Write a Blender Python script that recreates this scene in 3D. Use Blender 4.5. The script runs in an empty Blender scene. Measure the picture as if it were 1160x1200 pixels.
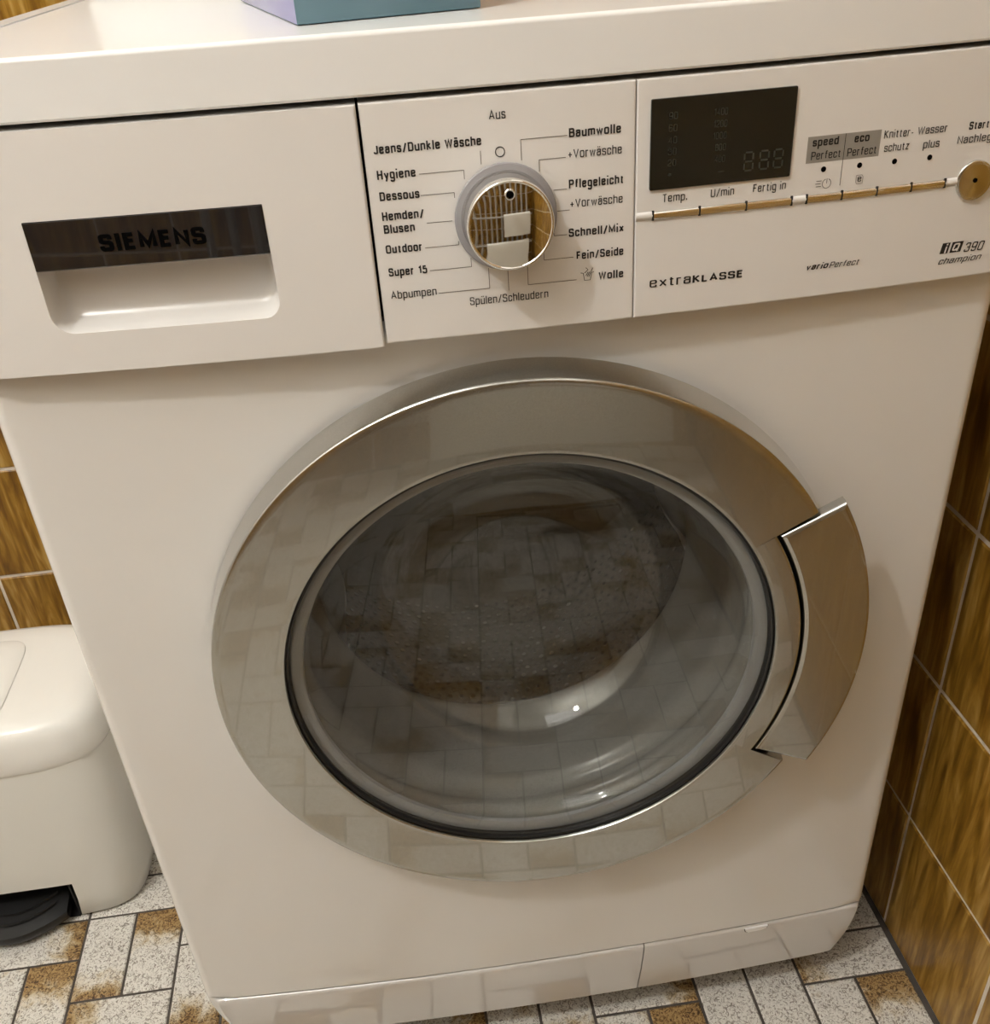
import bpy, bmesh, math, random
from mathutils import Vector, Matrix

random.seed(7)
scene = bpy.context.scene
COL = scene.collection

# ------------------------------------------------------------------ camera
IMG_W, IMG_H = 1160.0, 1200.0
F_PX, P_DX, P_DY = 1184.8, -0.92, 94.84
CAM = Vector((0.22866, -0.56587, 0.89195))
YAW, PITCH, ROLL = -0.08866, 0.59475, -0.07294
cam_data = bpy.data.cameras.new('camera')
cam = bpy.data.objects.new('camera', cam_data)
COL.objects.link(cam)
_f = Vector((0, math.cos(PITCH), -math.sin(PITCH)))
_r = Vector((1, 0, 0))
_u = Vector((0, math.sin(PITCH), math.cos(PITCH)))
_r2 = _r * math.cos(ROLL) + _u * math.sin(ROLL)
_u2 = -_r * math.sin(ROLL) + _u * math.cos(ROLL)
_Rz = Matrix.Rotation(YAW, 3, 'Z')
_r2, _u2, _f = _Rz @ _r2, _Rz @ _u2, _Rz @ _f
_m = Matrix((_r2, _u2, -_f)).transposed().to_4x4()
_m.translation = CAM
cam.matrix_world = _m
cam_data.sensor_fit = 'VERTICAL'
cam_data.sensor_height = 24.0
cam_data.lens = F_PX / IMG_H * 24.0
cam_data.shift_x = -P_DX / IMG_H
cam_data.shift_y = P_DY / IMG_H
cam_data.clip_start = 0.01
scene.camera = cam

# ------------------------------------------------------------------ world, exposure
world = bpy.data.worlds.new('room_air')
world.use_nodes = True
world.node_tree.nodes['Background'].inputs[0].default_value = (0.9, 0.85, 0.78, 1)
world.node_tree.nodes['Background'].inputs[1].default_value = 0.0
scene.world = world
vs = scene.view_settings
vs.view_transform = 'Standard'
vs.look = 'None'
vs.gamma = 1.0
vs.use_curve_mapping = False
vs.exposure = -0.15
LAMP_POS = (-0.70, -0.88, 2.30)
LAMP_STRENGTH = 640.0
FILL_STRENGTH = 4.8
WARM = (1.0, 0.985, 0.945)

# ------------------------------------------------------------------ room measures
W = 0.598                      # machine width
WALL_R, WALL_B, WALL_L, WALL_F, CEIL = 0.662, 0.655, -1.30, -1.15, 2.48
TP = 0.1558                    # wall tile pitch
FP = 0.0521                    # floor tile module
FX0, FY0 = -0.1742, 0.0550     # floor pattern origin

# ------------------------------------------------------------------ node helpers
def new_mat(name):
    m = bpy.data.materials.new(name)
    m.use_nodes = True
    nt = m.node_tree
    return m, nt, nt.nodes['Principled BSDF']

def N(nt, kind, **kw):
    n = nt.nodes.new(kind)
    for k, v in kw.items():
        setattr(n, k, v)
    return n

def L(nt, a, b):
    nt.links.new(a, b)

def math_node(nt, op, a, b=None, c=None, clamp=False):
    n = N(nt, 'ShaderNodeMath', operation=op)
    n.use_clamp = clamp
    for i, v in enumerate((a, b, c)):
        if v is None:
            continue
        if isinstance(v, (int, float)):
            n.inputs[i].default_value = v
        else:
            L(nt, v, n.inputs[i])
    return n.outputs[0]

def mix_col(nt, fac, a, b, blend='MIX'):
    n = N(nt, 'ShaderNodeMix', data_type='RGBA', blend_type=blend)
    if isinstance(fac, (int, float)):
        n.inputs[0].default_value = fac
    else:
        L(nt, fac, n.inputs[0])
    for idx, v in ((6, a), (7, b)):
        if isinstance(v, tuple):
            n.inputs[idx].default_value = (*v, 1)
        else:
            L(nt, v, n.inputs[idx])
    return n.outputs[2]

def ramp(nt, fac, stops):
    n = N(nt, 'ShaderNodeValToRGB')
    el = n.color_ramp.elements
    while len(el) < len(stops):
        el.new(0.5)
    for e, (p, c) in zip(el, stops):
        e.position = p
        e.color = (*c, 1) if len(c) == 3 else c
    L(nt, fac, n.inputs[0])
    return n.outputs[0]

def noise(nt, vec, scale, detail=3.0, rough=0.55, dist=0.0):
    n = N(nt, 'ShaderNodeTexNoise')
    n.inputs['Scale'].default_value = scale
    n.inputs['Detail'].default_value = detail
    n.inputs['Roughness'].default_value = rough
    n.inputs['Distortion'].default_value = dist
    if vec is not None:
        L(nt, vec, n.inputs['Vector'])
    return n.outputs['Fac']

def mapping(nt, vec, scale=(1, 1, 1), loc=None):
    n = N(nt, 'ShaderNodeMapping')
    n.inputs['Scale'].default_value = scale
    L(nt, vec, n.inputs['Vector'])
    if loc is not None:
        L(nt, loc, n.inputs['Location'])
    return n.outputs[0]

def bump(nt, b, height, strength, distance=0.001):
    n = N(nt, 'ShaderNodeBump')
    n.inputs['Strength'].default_value = strength
    n.inputs['Distance'].default_value = distance
    L(nt, height, n.inputs['Height'])
    L(nt, n.outputs[0], b.inputs['Normal'])

def simple(name, col, rough=0.5, metal=0.0, spec=0.5, coat=0.0, coat_rough=0.05, grain=0.0, grain_scale=300):
    m, nt, b = new_mat(name)
    b.inputs['Base Color'].default_value = (*col, 1)
    b.inputs['Roughness'].default_value = rough
    b.inputs['Metallic'].default_value = metal
    b.inputs['Specular IOR Level'].default_value = spec
    b.inputs['Coat Weight'].default_value = coat
    b.inputs['Coat Roughness'].default_value = coat_rough
    if grain:
        tc = N(nt, 'ShaderNodeTexCoord')
        f = noise(nt, tc.outputs['Object'], grain_scale, 2)
        bump(nt, b, f, grain, 0.0003)
    return m

def emitter(name, col, strength):
    m = bpy.data.materials.new(name)
    m.use_nodes = True
    nt = m.node_tree
    nt.nodes.clear()
    e = N(nt, 'ShaderNodeEmission')
    e.inputs[0].default_value = (*col, 1)
    e.inputs[1].default_value = strength
    o = N(nt, 'ShaderNodeOutputMaterial')
    L(nt, e.outputs[0], o.inputs[0])
    return m

def thin_glass(name, tint, ior=1.5, gain=1.0, rough=0.0):
    """glass that lets light pass straight through, tinted, with Fresnel reflection"""
    m = bpy.data.materials.new(name)
    m.use_nodes = True
    nt = m.node_tree
    nt.nodes.clear()
    t = N(nt, 'ShaderNodeBsdfTransparent')
    t.inputs[0].default_value = (*tint, 1)
    g = N(nt, 'ShaderNodeBsdfGlossy')
    g.inputs['Roughness'].default_value = rough
    g.inputs['Color'].default_value = (1, 1, 1, 1)
    fr = N(nt, 'ShaderNodeFresnel')
    geo = N(nt, 'ShaderNodeNewGeometry')            # same reflectance from both sides of the sheet
    mi = N(nt, 'ShaderNodeMix')
    mi.inputs[2].default_value = ior
    mi.inputs[3].default_value = 1.0 / ior
    L(nt, geo.outputs['Backfacing'], mi.inputs[0])
    L(nt, mi.outputs[0], fr.inputs[0])
    fac = math_node(nt, 'MULTIPLY', fr.outputs[0], gain, clamp=True)
    mx = N(nt, 'ShaderNodeMixShader')
    L(nt, fac, mx.inputs[0])
    L(nt, t.outputs[0], mx.inputs[1])
    L(nt, g.outputs[0], mx.inputs[2])
    o = N(nt, 'ShaderNodeOutputMaterial')
    L(nt, mx.outputs[0], o.inputs[0])
    return m

# ------------------------------------------------------------------ materials
def make_wall_tile_mat():
    m, nt, b = new_mat('brown_glazed_tile')
    loc = N(nt, 'ShaderNodeAttribute', attribute_name='loc').outputs['Vector']
    rnd = math_node(nt, 'ADD', N(nt, 'ShaderNodeAttribute', attribute_name='rnd').outputs['Fac'],
                    N(nt, 'ShaderNodeObjectInfo').outputs['Random'])
    off = N(nt, 'ShaderNodeCombineXYZ')
    L(nt, math_node(nt, 'MULTIPLY', rnd, 7.0), off.inputs[0])
    L(nt, math_node(nt, 'MULTIPLY', rnd, 3.0), off.inputs[1])
    v = mapping(nt, loc, (2.6, 0.42, 1.0), off.outputs[0])
    f1 = noise(nt, v, 1.6, 4, 0.6, 1.1)
    v2 = mapping(nt, loc, (7.5, 0.7, 1.0), off.outputs[0])
    f2 = noise(nt, v2, 1.2, 2, 0.5, 0.5)
    f = math_node(nt, 'ADD', math_node(nt, 'MULTIPLY', f1, 0.55), math_node(nt, 'MULTIPLY', f2, 0.45))
    c = ramp(nt, f, [(0.36, (0.125, 0.055, 0.006)), (0.47, (0.225, 0.112, 0.012)),
                     (0.54, (0.32, 0.172, 0.026)), (0.64, (0.46, 0.29, 0.080))])
    L(nt, c, b.inputs['Base Color'])
    b.inputs['Roughness'].default_value = 0.28
    b.inputs['Specular IOR Level'].default_value = 0.45
    bump(nt, b, f, 0.12, 0.001)
    return m

def make_floor_tile_mat():
    m, nt, b = new_mat('speckled_stone_floor_tile')
    loc = N(nt, 'ShaderNodeAttribute', attribute_name='loc').outputs['Vector']
    rnd = math_node(nt, 'ADD', N(nt, 'ShaderNodeAttribute', attribute_name='rnd').outputs['Fac'],
                    N(nt, 'ShaderNodeObjectInfo').outputs['Random'])
    off = N(nt, 'ShaderNodeCombineXYZ')
    L(nt, math_node(nt, 'MULTIPLY', rnd, 17.0), off.inputs[0])
    L(nt, math_node(nt, 'MULTIPLY', rnd, 9.0), off.inputs[1])
    v = mapping(nt, loc, (2.0, 1.0, 1.0), off.outputs[0])
    cloud = noise(nt, v, 1.3, 4, 0.65, 0.8)
    worm = noise(nt, v, 5.0, 3, 0.55, 2.4)
    fine = noise(nt, v, 19.0, 3, 0.65, 1.2)
    sep = N(nt, 'ShaderNodeSeparateXYZ')
    L(nt, loc, sep.inputs[0])
    # brown glaze pooled at one end of the tile, its reach differing from tile to tile
    reach = math_node(nt, 'ADD', N(nt, 'ShaderNodeAttribute', attribute_name='rnd').outputs['Fac'],
                      N(nt, 'ShaderNodeAttribute', attribute_name='stain', attribute_type='OBJECT').outputs['Fac'])
    e = math_node(nt, 'ADD', sep.outputs[0], math_node(nt, 'MULTIPLY', math_node(nt, 'SUBTRACT', cloud, 0.5), 1.5))
    thr = math_node(nt, 'SUBTRACT', 0.80, math_node(nt, 'MULTIPLY', reach, 1.25))
    mask = N(nt, 'ShaderNodeMapRange', interpolation_type='SMOOTHSTEP')
    L(nt, e, mask.inputs['Value'])
    L(nt, thr, mask.inputs['From Min'])
    L(nt, math_node(nt, 'ADD', thr, 0.75), mask.inputs['From Max'])
    base = ramp(nt, worm, [(0.36, (0.27, 0.24, 0.205)), (0.44, (0.52, 0.485, 0.43)), (0.50, (0.78, 0.755, 0.70))])
    ochre = ramp(nt, worm, [(0.36, (0.050, 0.022, 0.006)), (0.46, (0.20, 0.105, 0.030)), (0.56, (0.42, 0.28, 0.12))])
    sand = ramp(nt, worm, [(0.36, (0.26, 0.19, 0.10)), (0.44, (0.46, 0.36, 0.20)), (0.52, (0.64, 0.54, 0.35))])
    c = mix_col(nt, mask.outputs[0], base, sand)
    c = mix_col(nt, math_node(nt, 'POWER', mask.outputs[0], 2.6), c, ochre)
    speck = ramp(nt, fine, [(0.38, (0.22, 0.20, 0.17)), (0.45, (1, 1, 1))])
    c = mix_col(nt, 0.30, c, speck, 'MULTIPLY')
    L(nt, c, b.inputs['Base Color'])
    b.inputs['Roughness'].default_value = 0.38
    bump(nt, b, math_node(nt, 'ADD', worm, math_node(nt, 'MULTIPLY', fine, 0.5)), 0.55, 0.0015)
    return m

def make_metal_paint():
    m, nt, b = new_mat('silver_lacquer')
    tc = N(nt, 'ShaderNodeTexCoord')
    f = noise(nt, tc.outputs['Object'], 900, 2)
    c = ramp(nt, f, [(0.3, (0.43, 0.43, 0.405)), (0.7, (0.50, 0.50, 0.475))])
    L(nt, c, b.inputs['Base Color'])
    b.inputs['Metallic'].default_value = 1.0
    b.inputs['Roughness'].default_value = 0.24
    b.inputs['Coat Weight'].default_value = 1.0
    b.inputs['Coat Roughness'].default_value = 0.03
    b.inputs['Coat IOR'].default_value = 1.8
    return m

def make_plaster():
    m, nt, b = new_mat('white_plaster')
    tc = N(nt, 'ShaderNodeTexCoord')
    f = noise(nt, tc.outputs['Object'], 40, 4)
    b.inputs['Base Color'].default_value = (0.80, 0.78, 0.74, 1)
    b.inputs['Roughness'].default_value = 0.9
    bump(nt, b, f, 0.2, 0.002)
    return m

def make_grout(name, c0, c1, rough=0.85):
    m, nt, b = new_mat(name)
    tc = N(nt, 'ShaderNodeTexCoord')
    f = noise(nt, tc.outputs['Object'], 60, 4)
    L(nt, ramp(nt, f, [(0.3, c0), (0.7, c1)]), b.inputs['Base Color'])
    b.inputs['Roughness'].default_value = rough
    return m

M = {}
M['tile'] = make_wall_tile_mat()
M['floor_tile'] = make_floor_tile_mat()
M['wall_grout'] = make_grout('wall_grout', (0.62, 0.56, 0.48), (0.78, 0.71, 0.62))
M['floor_grout'] = make_grout('floor_grout', (0.060, 0.050, 0.042), (0.095, 0.080, 0.068))
M['plaster'] = make_plaster()
M['enamel'] = simple('white_enamel', (0.80, 0.785, 0.755), 0.32, spec=0.5, coat=1.0, coat_rough=0.06)
M['plastic'] = simple('white_panel_plastic', (0.80, 0.78, 0.755), 0.28)
M['plinth'] = simple('white_plinth_plastic', (0.64, 0.62, 0.595), 0.30, coat=1.0, coat_rough=0.02)
M['plinth'].node_tree.nodes['Principled BSDF'].inputs['Coat IOR'].default_value = 2.1
M['worktop'] = simple('white_laminate', (0.86, 0.86, 0.85), 0.24)
M['trim'] = simple('pale_edge_trim', (0.74, 0.735, 0.72), 0.25)
M['groove'] = simple('groove_shade_dark', (0.09, 0.09, 0.09), 0.6)  # dark inset colour stands in for the shade in the trim groove
M['silver'] = make_metal_paint()
M['chrome'] = simple('chrome', (0.86, 0.85, 0.82), 0.035, 1.0)
M['chrome_soft'] = simple('satin_chrome', (0.70, 0.69, 0.66), 0.16, 1.0)
M['dial_ring'] = simple('grey_dial_ring', (0.30, 0.29, 0.30), 0.45)
M['black_gloss'] = simple('black_gloss', (0.013, 0.013, 0.015), 0.05, coat=1.0, coat_rough=0.02)
M['black_matt'] = simple('black_lettering', (0.001, 0.001, 0.001), 0.6, spec=0.05)
M['display'] = simple('smoked_display', (0.012, 0.013, 0.011), 0.12)
M['segment'] = simple('unlit_segments', (0.040, 0.043, 0.036), 0.35)
M['ink'] = simple('dark_print', (0.012, 0.011, 0.010), 0.55)
M['ink_line'] = simple('thin_line_print', (0.16, 0.14, 0.12), 0.55)
M['grey_print'] = simple('grey_print', (0.30, 0.28, 0.25), 0.5)
M['dark'] = simple('black_void_shade', (0.008, 0.008, 0.008), 0.7)  # near-black colour stands in for the shade in gaps and recesses
M['rubber'] = simple('grey_rubber_gasket', (0.30, 0.30, 0.29), 0.25)
M['seal'] = simple('black_rubber_seal', (0.010, 0.010, 0.010), 0.35)
M['steel'] = simple('drum_steel', (0.60, 0.60, 0.58), 0.24, 1.0)
M['hole'] = simple('drum_hole_dark', (0.012, 0.012, 0.012), 0.6)
M['paddle'] = simple('grey_paddle', (0.30, 0.31, 0.32), 0.3)
M['pane'] = thin_glass('smoked_door_pane', (0.87, 0.87, 0.85), 1.5, 1.15)
M['bowl'] = thin_glass('clear_glass_bowl', (0.95, 0.95, 0.945), 1.5, 1.1)
M['bin'] = simple('white_bin_plastic', (0.76, 0.75, 0.70), 0.33)
M['bin_lid'] = simple('white_bin_lid', (0.86, 0.85, 0.81), 0.20)
M['pedal'] = simple('black_pedal', (0.012, 0.012, 0.012), 0.38)
M['foot'] = simple('dark_foot', (0.02, 0.02, 0.02), 0.6)

# ------------------------------------------------------------------ object helpers
def put(name, mesh_or_none, parent=None, mat=None):
    o = bpy.data.objects.new(name, mesh_or_none)
    COL.objects.link(o)
    if parent is not None:
        o.parent = parent
    if mat is not None and mesh_or_none is not None and not mesh_or_none.materials:
        mesh_or_none.materials.append(mat)
    return o

def tag(o, label=None, cat=None, group=None, kind=None):
    if label: o['label'] = label
    if cat: o['category'] = cat
    if group: o['group'] = group
    if kind: o['kind'] = kind
    return o

def mesh_from(name, verts, faces, smooth=True, angle=None):
    me = bpy.data.meshes.new(name)
    me.from_pydata([tuple(v) for v in verts], [], faces)
    me.validate()
    bm = bmesh.new()
    bm.from_mesh(me)
    bmesh.ops.recalc_face_normals(bm, faces=bm.faces)
    bm.to_mesh(me)
    bm.free()
    if smooth:
        for p in me.polygons:
            p.use_smooth = True
        if angle:
            me.set_sharp_from_angle(angle=math.radians(angle))
    return me

class MB:
    def __init__(self):
        self.v, self.f = [], []
    def add(self, verts, faces):
        b = len(self.v)
        self.v += [tuple(p) for p in verts]
        self.f += [tuple(b + i for i in f) for f in faces]
        return self
    def box(self, lo, hi):
        x0, y0, z0 = lo; x1, y1, z1 = hi
        return self.add([(x0,y0,z0),(x1,y0,z0),(x1,y1,z0),(x0,y1,z0),(x0,y0,z1),(x1,y0,z1),(x1,y1,z1),(x0,y1,z1)],
                        [(0,3,2,1),(4,5,6,7),(0,1,5,4),(1,2,6,5),(2,3,7,6),(3,0,4,7)])
    def grid(self, rows, closed_u=False, closed_v=False):
        nr, nc = len(rows), len(rows[0])
        faces = []
        for i in range(nr if closed_v else nr - 1):
            for j in range(nc if closed_u else nc - 1):
                a, b2 = i * nc + j, i * nc + (j + 1) % nc
                c, d = ((i + 1) % nr) * nc + (j + 1) % nc, ((i + 1) % nr) * nc + j
                faces.append((a, b2, c, d))
        return self.add([p for r in rows for p in r], faces)
    def fan(self, pts):
        c = [sum(p[k] for p in pts) / len(pts) for k in range(3)]
        n = len(pts)
        return self.add([c] + list(pts), [(0, 1 + i, 1 + (i + 1) % n) for i in range(n)])
    def build(self, name, mat, parent=None, smooth=True, angle=35, weighted=False):
        o = put(name, mesh_from(name, self.v, self.f, smooth, angle), parent, mat)
        if weighted:
            w = o.modifiers.new('even_normals', 'WEIGHTED_NORMAL')
            w.keep_sharp = True
            w.weight = 90
        return o

def bevel_box(lo, hi, r=0.002, seg=2):
    bm = bmesh.new()
    bmesh.ops.create_cube(bm, size=1.0)
    for v in bm.verts:
        v.co = Vector([(lo[k] + hi[k]) / 2 + v.co[k] * (hi[k] - lo[k]) for k in range(3)])
    bmesh.ops.bevel(bm, geom=list(bm.edges), offset=r, segments=seg, profile=0.5, affect='EDGES')
    return bm

def bm_obj(name, bm, mat, parent=None, smooth=True, angle=35):
    me = bpy.data.meshes.new(name)
    bm.to_mesh(me)
    bm.free()
    if smooth:
        for p in me.polygons:
            p.use_smooth = True
        me.set_sharp_from_angle(angle=math.radians(angle))
    return put(name, me, parent, mat)

def revolve(profile, n=96, cx=0, cz=0, th0=0.0, th1=None):
    """profile of (r, y) turned about the y axis through (cx, cz)"""
    mb = MB()
    closed = th1 is None
    span = 2 * math.pi if closed else th1 - th0
    cnt = n if closed else n + 1
    rows = []
    for r, y in profile:
        rows.append([(cx + r * math.cos(th0 + span * i / n), y, cz + r * math.sin(th0 + span * i / n)) for i in range(cnt)])
    mb.grid(rows, closed_u=closed)
    return mb

def rounded_rect(x0, x1, z0, z1, rs, k=6):
    """outline, rs = radius at (x0z0, x1z0, x1z1, x0z1)"""
    out = []
    for (cx, cz, sx, sz, a0, r) in ((x0, z0, 1, 1, math.pi, rs[0]), (x1, z0, -1, 1, 1.5 * math.pi, rs[1]),
                                    (x1, z1, -1, -1, 0, rs[2]), (x0, z1, 1, -1, 0.5 * math.pi, rs[3])):
        if r <= 0:
            out.append((cx, cz)); continue
        ox, oz = cx + sx * r, cz + sz * r
        for i in range(k + 1):
            a = a0 + 0.5 * math.pi * i / k
            out.append((ox + r * math.cos(a), oz + r * math.sin(a)))
    return out

# machine front curves: body bow and fascia bow (seen from above the front is convex)
def y_body(x):
    y = -0.010 * (1 - (2 * x / W - 1) ** 2)
    r = 0.009
    d = min(x, W - x)
    if d < r:
        d = max(d, 0.0)
        y += r - math.sqrt(max(0.0, r * r - (r - d) ** 2))
    return y
def y_pan(x):
    return -0.0095 - 0.0152 * (1 - (2 * x / W - 1) ** 2)
def y_pan_edge(x):
    y = y_pan(x)
    r = 0.008
    d = min(x, W - x)
    if d < r:
        d = max(d, 0.0)
        y += r - math.sqrt(max(0.0, r * r - (r - d) ** 2))
    return y

# ------------------------------------------------------------------ room shell
def slab(name, lo, hi, mat):
    mb = MB(); mb.box(lo, hi)
    return tag(mb.build(name, mat, None, smooth=False), kind='structure')

T = 0.10
G = 0.0016                                            # grout lies this far behind the tile faces
floor = slab('floor', (WALL_L - T, WALL_F - T, -T), (WALL_R + T, WALL_B + T, -G), M['floor_grout'])
ceiling = slab('ceiling', (WALL_L - T, WALL_F - T, CEIL), (WALL_R + T, WALL_B + T, CEIL + T), M['plaster'])
wall_right = slab('wall_right', (WALL_R + G, WALL_F, 0), (WALL_R + T, WALL_B, CEIL), M['wall_grout'])
wall_back = slab('wall_back', (WALL_L, WALL_B + G, 0), (WALL_R + T, WALL_B + T, CEIL), M['wall_grout'])
wall_left = slab('wall_left', (WALL_L - T, WALL_F, 0), (WALL_L - G, WALL_B, CEIL), M['wall_grout'])
wall_front = slab('wall_front', (WALL_L, WALL_F - T, 0), (WALL_R + T, WALL_F - G, CEIL), M['wall_grout'])
for o, t in ((floor, 'floor of small white and ochre speckled stone tiles with dark grout'),
             (ceiling, 'white plaster ceiling of the bathroom'),
             (wall_right, 'brown glazed square tiles on the wall beside the machine'),
             (wall_back, 'brown glazed square tiles on the wall behind the bin'),
             (wall_left, 'white plastered wall on the far side of the bin'),
             (wall_front, 'brown glazed tiled wall facing the machine')):
    o['label'] = t

def tile_mesh(name, sx, sy, thick=0.008, bev=0.0009, unit=None):
    """tile lying in local xy, face at local z = 0; 'loc' attribute = position over the tile, -1..1"""
    bm = bmesh.new()
    hx, hy = sx / 2, sy / 2
    ring0 = [bm.verts.new(p) for p in ((-hx, -hy, -thick), (hx, -hy, -thick), (hx, hy, -thick), (-hx, hy, -thick))]
    ring1 = [bm.verts.new(p) for p in ((-hx, -hy, -bev), (hx, -hy, -bev), (hx, hy, -bev), (-hx, hy, -bev))]
    b = bev * 1.3
    ring2 = [bm.verts.new(p) for p in ((-hx + b, -hy + b, 0), (hx - b, -hy + b, 0), (hx - b, hy - b, 0), (-hx + b, hy - b, 0))]
    for lo, hi in ((ring0, ring1), (ring1, ring2)):
        for i in range(4):
            bm.faces.new((lo[i], lo[(i + 1) % 4], hi[(i + 1) % 4], hi[i]))
    bm.faces.new(ring2)
    me = bpy.data.meshes.new(name)
    bm.to_mesh(me); bm.free()
    att = me.attributes.new('loc', 'FLOAT_VECTOR', 'POINT')
    for i, v in enumerate(me.vertices):
        att.data[i].vector = (v.co.x / hx, v.co.y / hy, v.co.z * 10)
    return me

def joined_tiles(name, items, mat, parent):
    """items: (mesh, matrix, rnd) -> one mesh keeping loc and a random number for each tile"""
    V, Fc, LOC, RND = [], [], [], []
    for me, mx, r in items:
        b = len(V)
        la = me.attributes['loc'].data
        for i, v in enumerate(me.vertices):
            V.append(tuple(mx @ v.co)); LOC.append(tuple(la[i].vector)); RND.append(r)
        for p in me.polygons:
            Fc.append(tuple(b + k for k in p.vertices))
    me2 = bpy.data.meshes.new(name)
    me2.from_pydata(V, [], Fc)
    a = me2.attributes.new('loc', 'FLOAT_VECTOR', 'POINT')
    a.data.foreach_set('vector', [c for p in LOC for c in p])
    a = me2.attributes.new('rnd', 'FLOAT', 'POINT')
    a.data.foreach_set('value', RND)
    o = put(name, me2, parent, mat)
    o['kind'] = 'stuff'
    return o

# floor tiles: pairs of upright tiles alternating with one lying tile in strips two modules wide
GAPF = 0.0028
ft = tile_mesh('floor_tile', 2 * FP - GAPF, FP - GAPF, 0.008, 0.0010)
ft.materials.append(M['floor_tile'])
single, rest = [], []
ncol0 = int(math.floor((WALL_L - FX0) / (2 * FP))) - 1
ncol1 = int(math.ceil((WALL_R - FX0) / (2 * FP)))
nrow0 = int(math.floor((WALL_F - FY0) / FP)) - 3
nrow1 = int(math.ceil((WALL_B - FY0) / FP)) + 3
def add_floor_tile(cx, cy, rz):
    if not (WALL_L < cx < WALL_R - 0.004 and WALL_F < cy < WALL_B):
        return
    hid = 0.06 < cx < 0.56 and 0.07 < cy < 0.50
    near = (-0.50 < cx and -0.30 < cy < 0.50) and not hid
    mx = Matrix.Translation((cx, cy, random.uniform(-0.0003, 0.0))) @ Matrix.Rotation(rz + random.uniform(-0.006, 0.006), 4, 'Z')
    (single if near else rest).append((ft, mx, random.random()))
for s in range(ncol0, ncol1 + 1):
    x0 = FX0 + s * 2 * FP
    hrow = 0 if s % 2 == 0 else 2
    for r in range(nrow0, nrow1):
        y0 = FY0 + r * FP
        k = (r - hrow) % 3
        if k == 0:
            add_floor_tile(x0 + FP, y0 + FP / 2, random.choice((0, math.pi)))
        elif k == 1:
            for c in (0, 1):
                add_floor_tile(x0 + (c + 0.5) * FP, y0 + FP, random.choice((0.5, -0.5)) * math.pi)
# how far the ochre glaze reaches on the tiles one sees best, and towards which end
STAIN = {(-.148, .159): (.42, -90), (-.096, .159): (.72, 90), (-.226, .185): (.50, 0), (-.252, .107): (.05, 90), (-.200, .107): (.80, 90),
         (-.122, .081): (.50, 180), (-.044, .107): (.52, -90), (-.122, .237): (.0, 0), (-.148, .315): (.7, -90), (-.018, .185): (.1, 0),
         (.607, .029): (.36, 180), (.581, -.049): (.0, 90), (.633, -.049): (.68, 90), (.477, .003): (.05, 90), (.529, .003): (.0, -90),
         (.399, .029): (.50, 0), (.373, -.049): (.05, 90), (.425, -.049): (.8, 90), (.269, .003): (.5, 90), (.321, .003): (.85, -90)}
for me, mx, r in single:
    o = put('floor_tile', me, floor)
    c = mx.translation
    r = r * .8
    for (tx, ty), (st, deg) in STAIN.items():
        if math.hypot(c.x - tx, c.y - ty) < .02:
            r = st
            mx = Matrix.Translation(c) @ Matrix.Rotation(math.radians(deg), 4, 'Z')
    o.matrix_world = mx
    o['stain'] = r
joined_tiles('floor_tile_field', rest, M['floor_tile'], floor)

# wall tiles
GAPW = 0.0042
wt = tile_mesh('wall_tile', TP - GAPW, TP - GAPW, 0.007, 0.0011)
wt.materials.append(M['tile'])
def wall_tiles(parent, origin, ex, ez, normal, na, nb, a0, b0, near):
    """grid of tiles: position = origin + a*ex + b*ez ; face towards normal"""
    rot = Matrix((ex, ez, normal)).transposed().to_4x4()
    far = []
    for i in range(na):
        for j in range(nb):
            p = Vector(origin) + Vector(ex) * (a0 + (i + 0.5) * TP) + Vector(ez) * (b0 + (j + 0.5) * TP)
            mx = Matrix.Translation(p + Vector(normal) * random.uniform(-0.0003, 0.0003)) @ rot
            if near(p):
                o = put('wall_tile', wt, parent)
                o.matrix_world = mx
            else:
                far.append((wt, mx, random.random()))
    if far:
        joined_tiles('wall_tile_field', far, M['tile'], parent)
nz = 8                          # tiled up to nine courses, plaster above
# right wall: joints at y = 0.0583 + k * TP, z = k * TP
wall_tiles(wall_right, (WALL_R, 0.0583, 0), (0, -1, 0), (0, 0, 1), (-1, 0, 0), 12, nz + 1, -4 * TP + 0.0, 0.0,
           lambda p: p.y > -0.75 and p.z < 1.1)
# back wall: joints at x = -0.331 + k * TP, z = 0.186 + k * TP
wall_tiles(wall_back, (-0.331, WALL_B, 0.186), (1, 0, 0), (0, 0, 1), (0, -1, 0), 13, nz + 1, -6 * TP, -TP,
           lambda p: -0.65 < p.x < 0.66 and p.z < 1.25)
wall_tiles(wall_front, (WALL_L + 0.02, WALL_F, 0), (-1, 0, 0), (0, 0, 1), (0, 1, 0), 13, nz + 1, -12.8 * TP, 0, lambda p: False)

# plaster above the tiles, flush with the tile faces
def plaster(parent, lo, hi):
    mb = MB(); mb.box(lo, hi)
    mb.build('plaster_field', M['plaster'], parent, smooth=False)
ZT = 9 * TP + .002
plaster(wall_right, (WALL_R, WALL_F, ZT), (WALL_R + .02, WALL_B, CEIL))
plaster(wall_back, (WALL_L, WALL_B, .186 + 8 * TP + .002), (WALL_R, WALL_B + .02, CEIL))
plaster(wall_left, (WALL_L - .02, WALL_F, 0), (WALL_L, WALL_B, CEIL))
plaster(wall_front, (WALL_L, WALL_F - .02, ZT), (WALL_R, WALL_F, CEIL))

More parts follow.
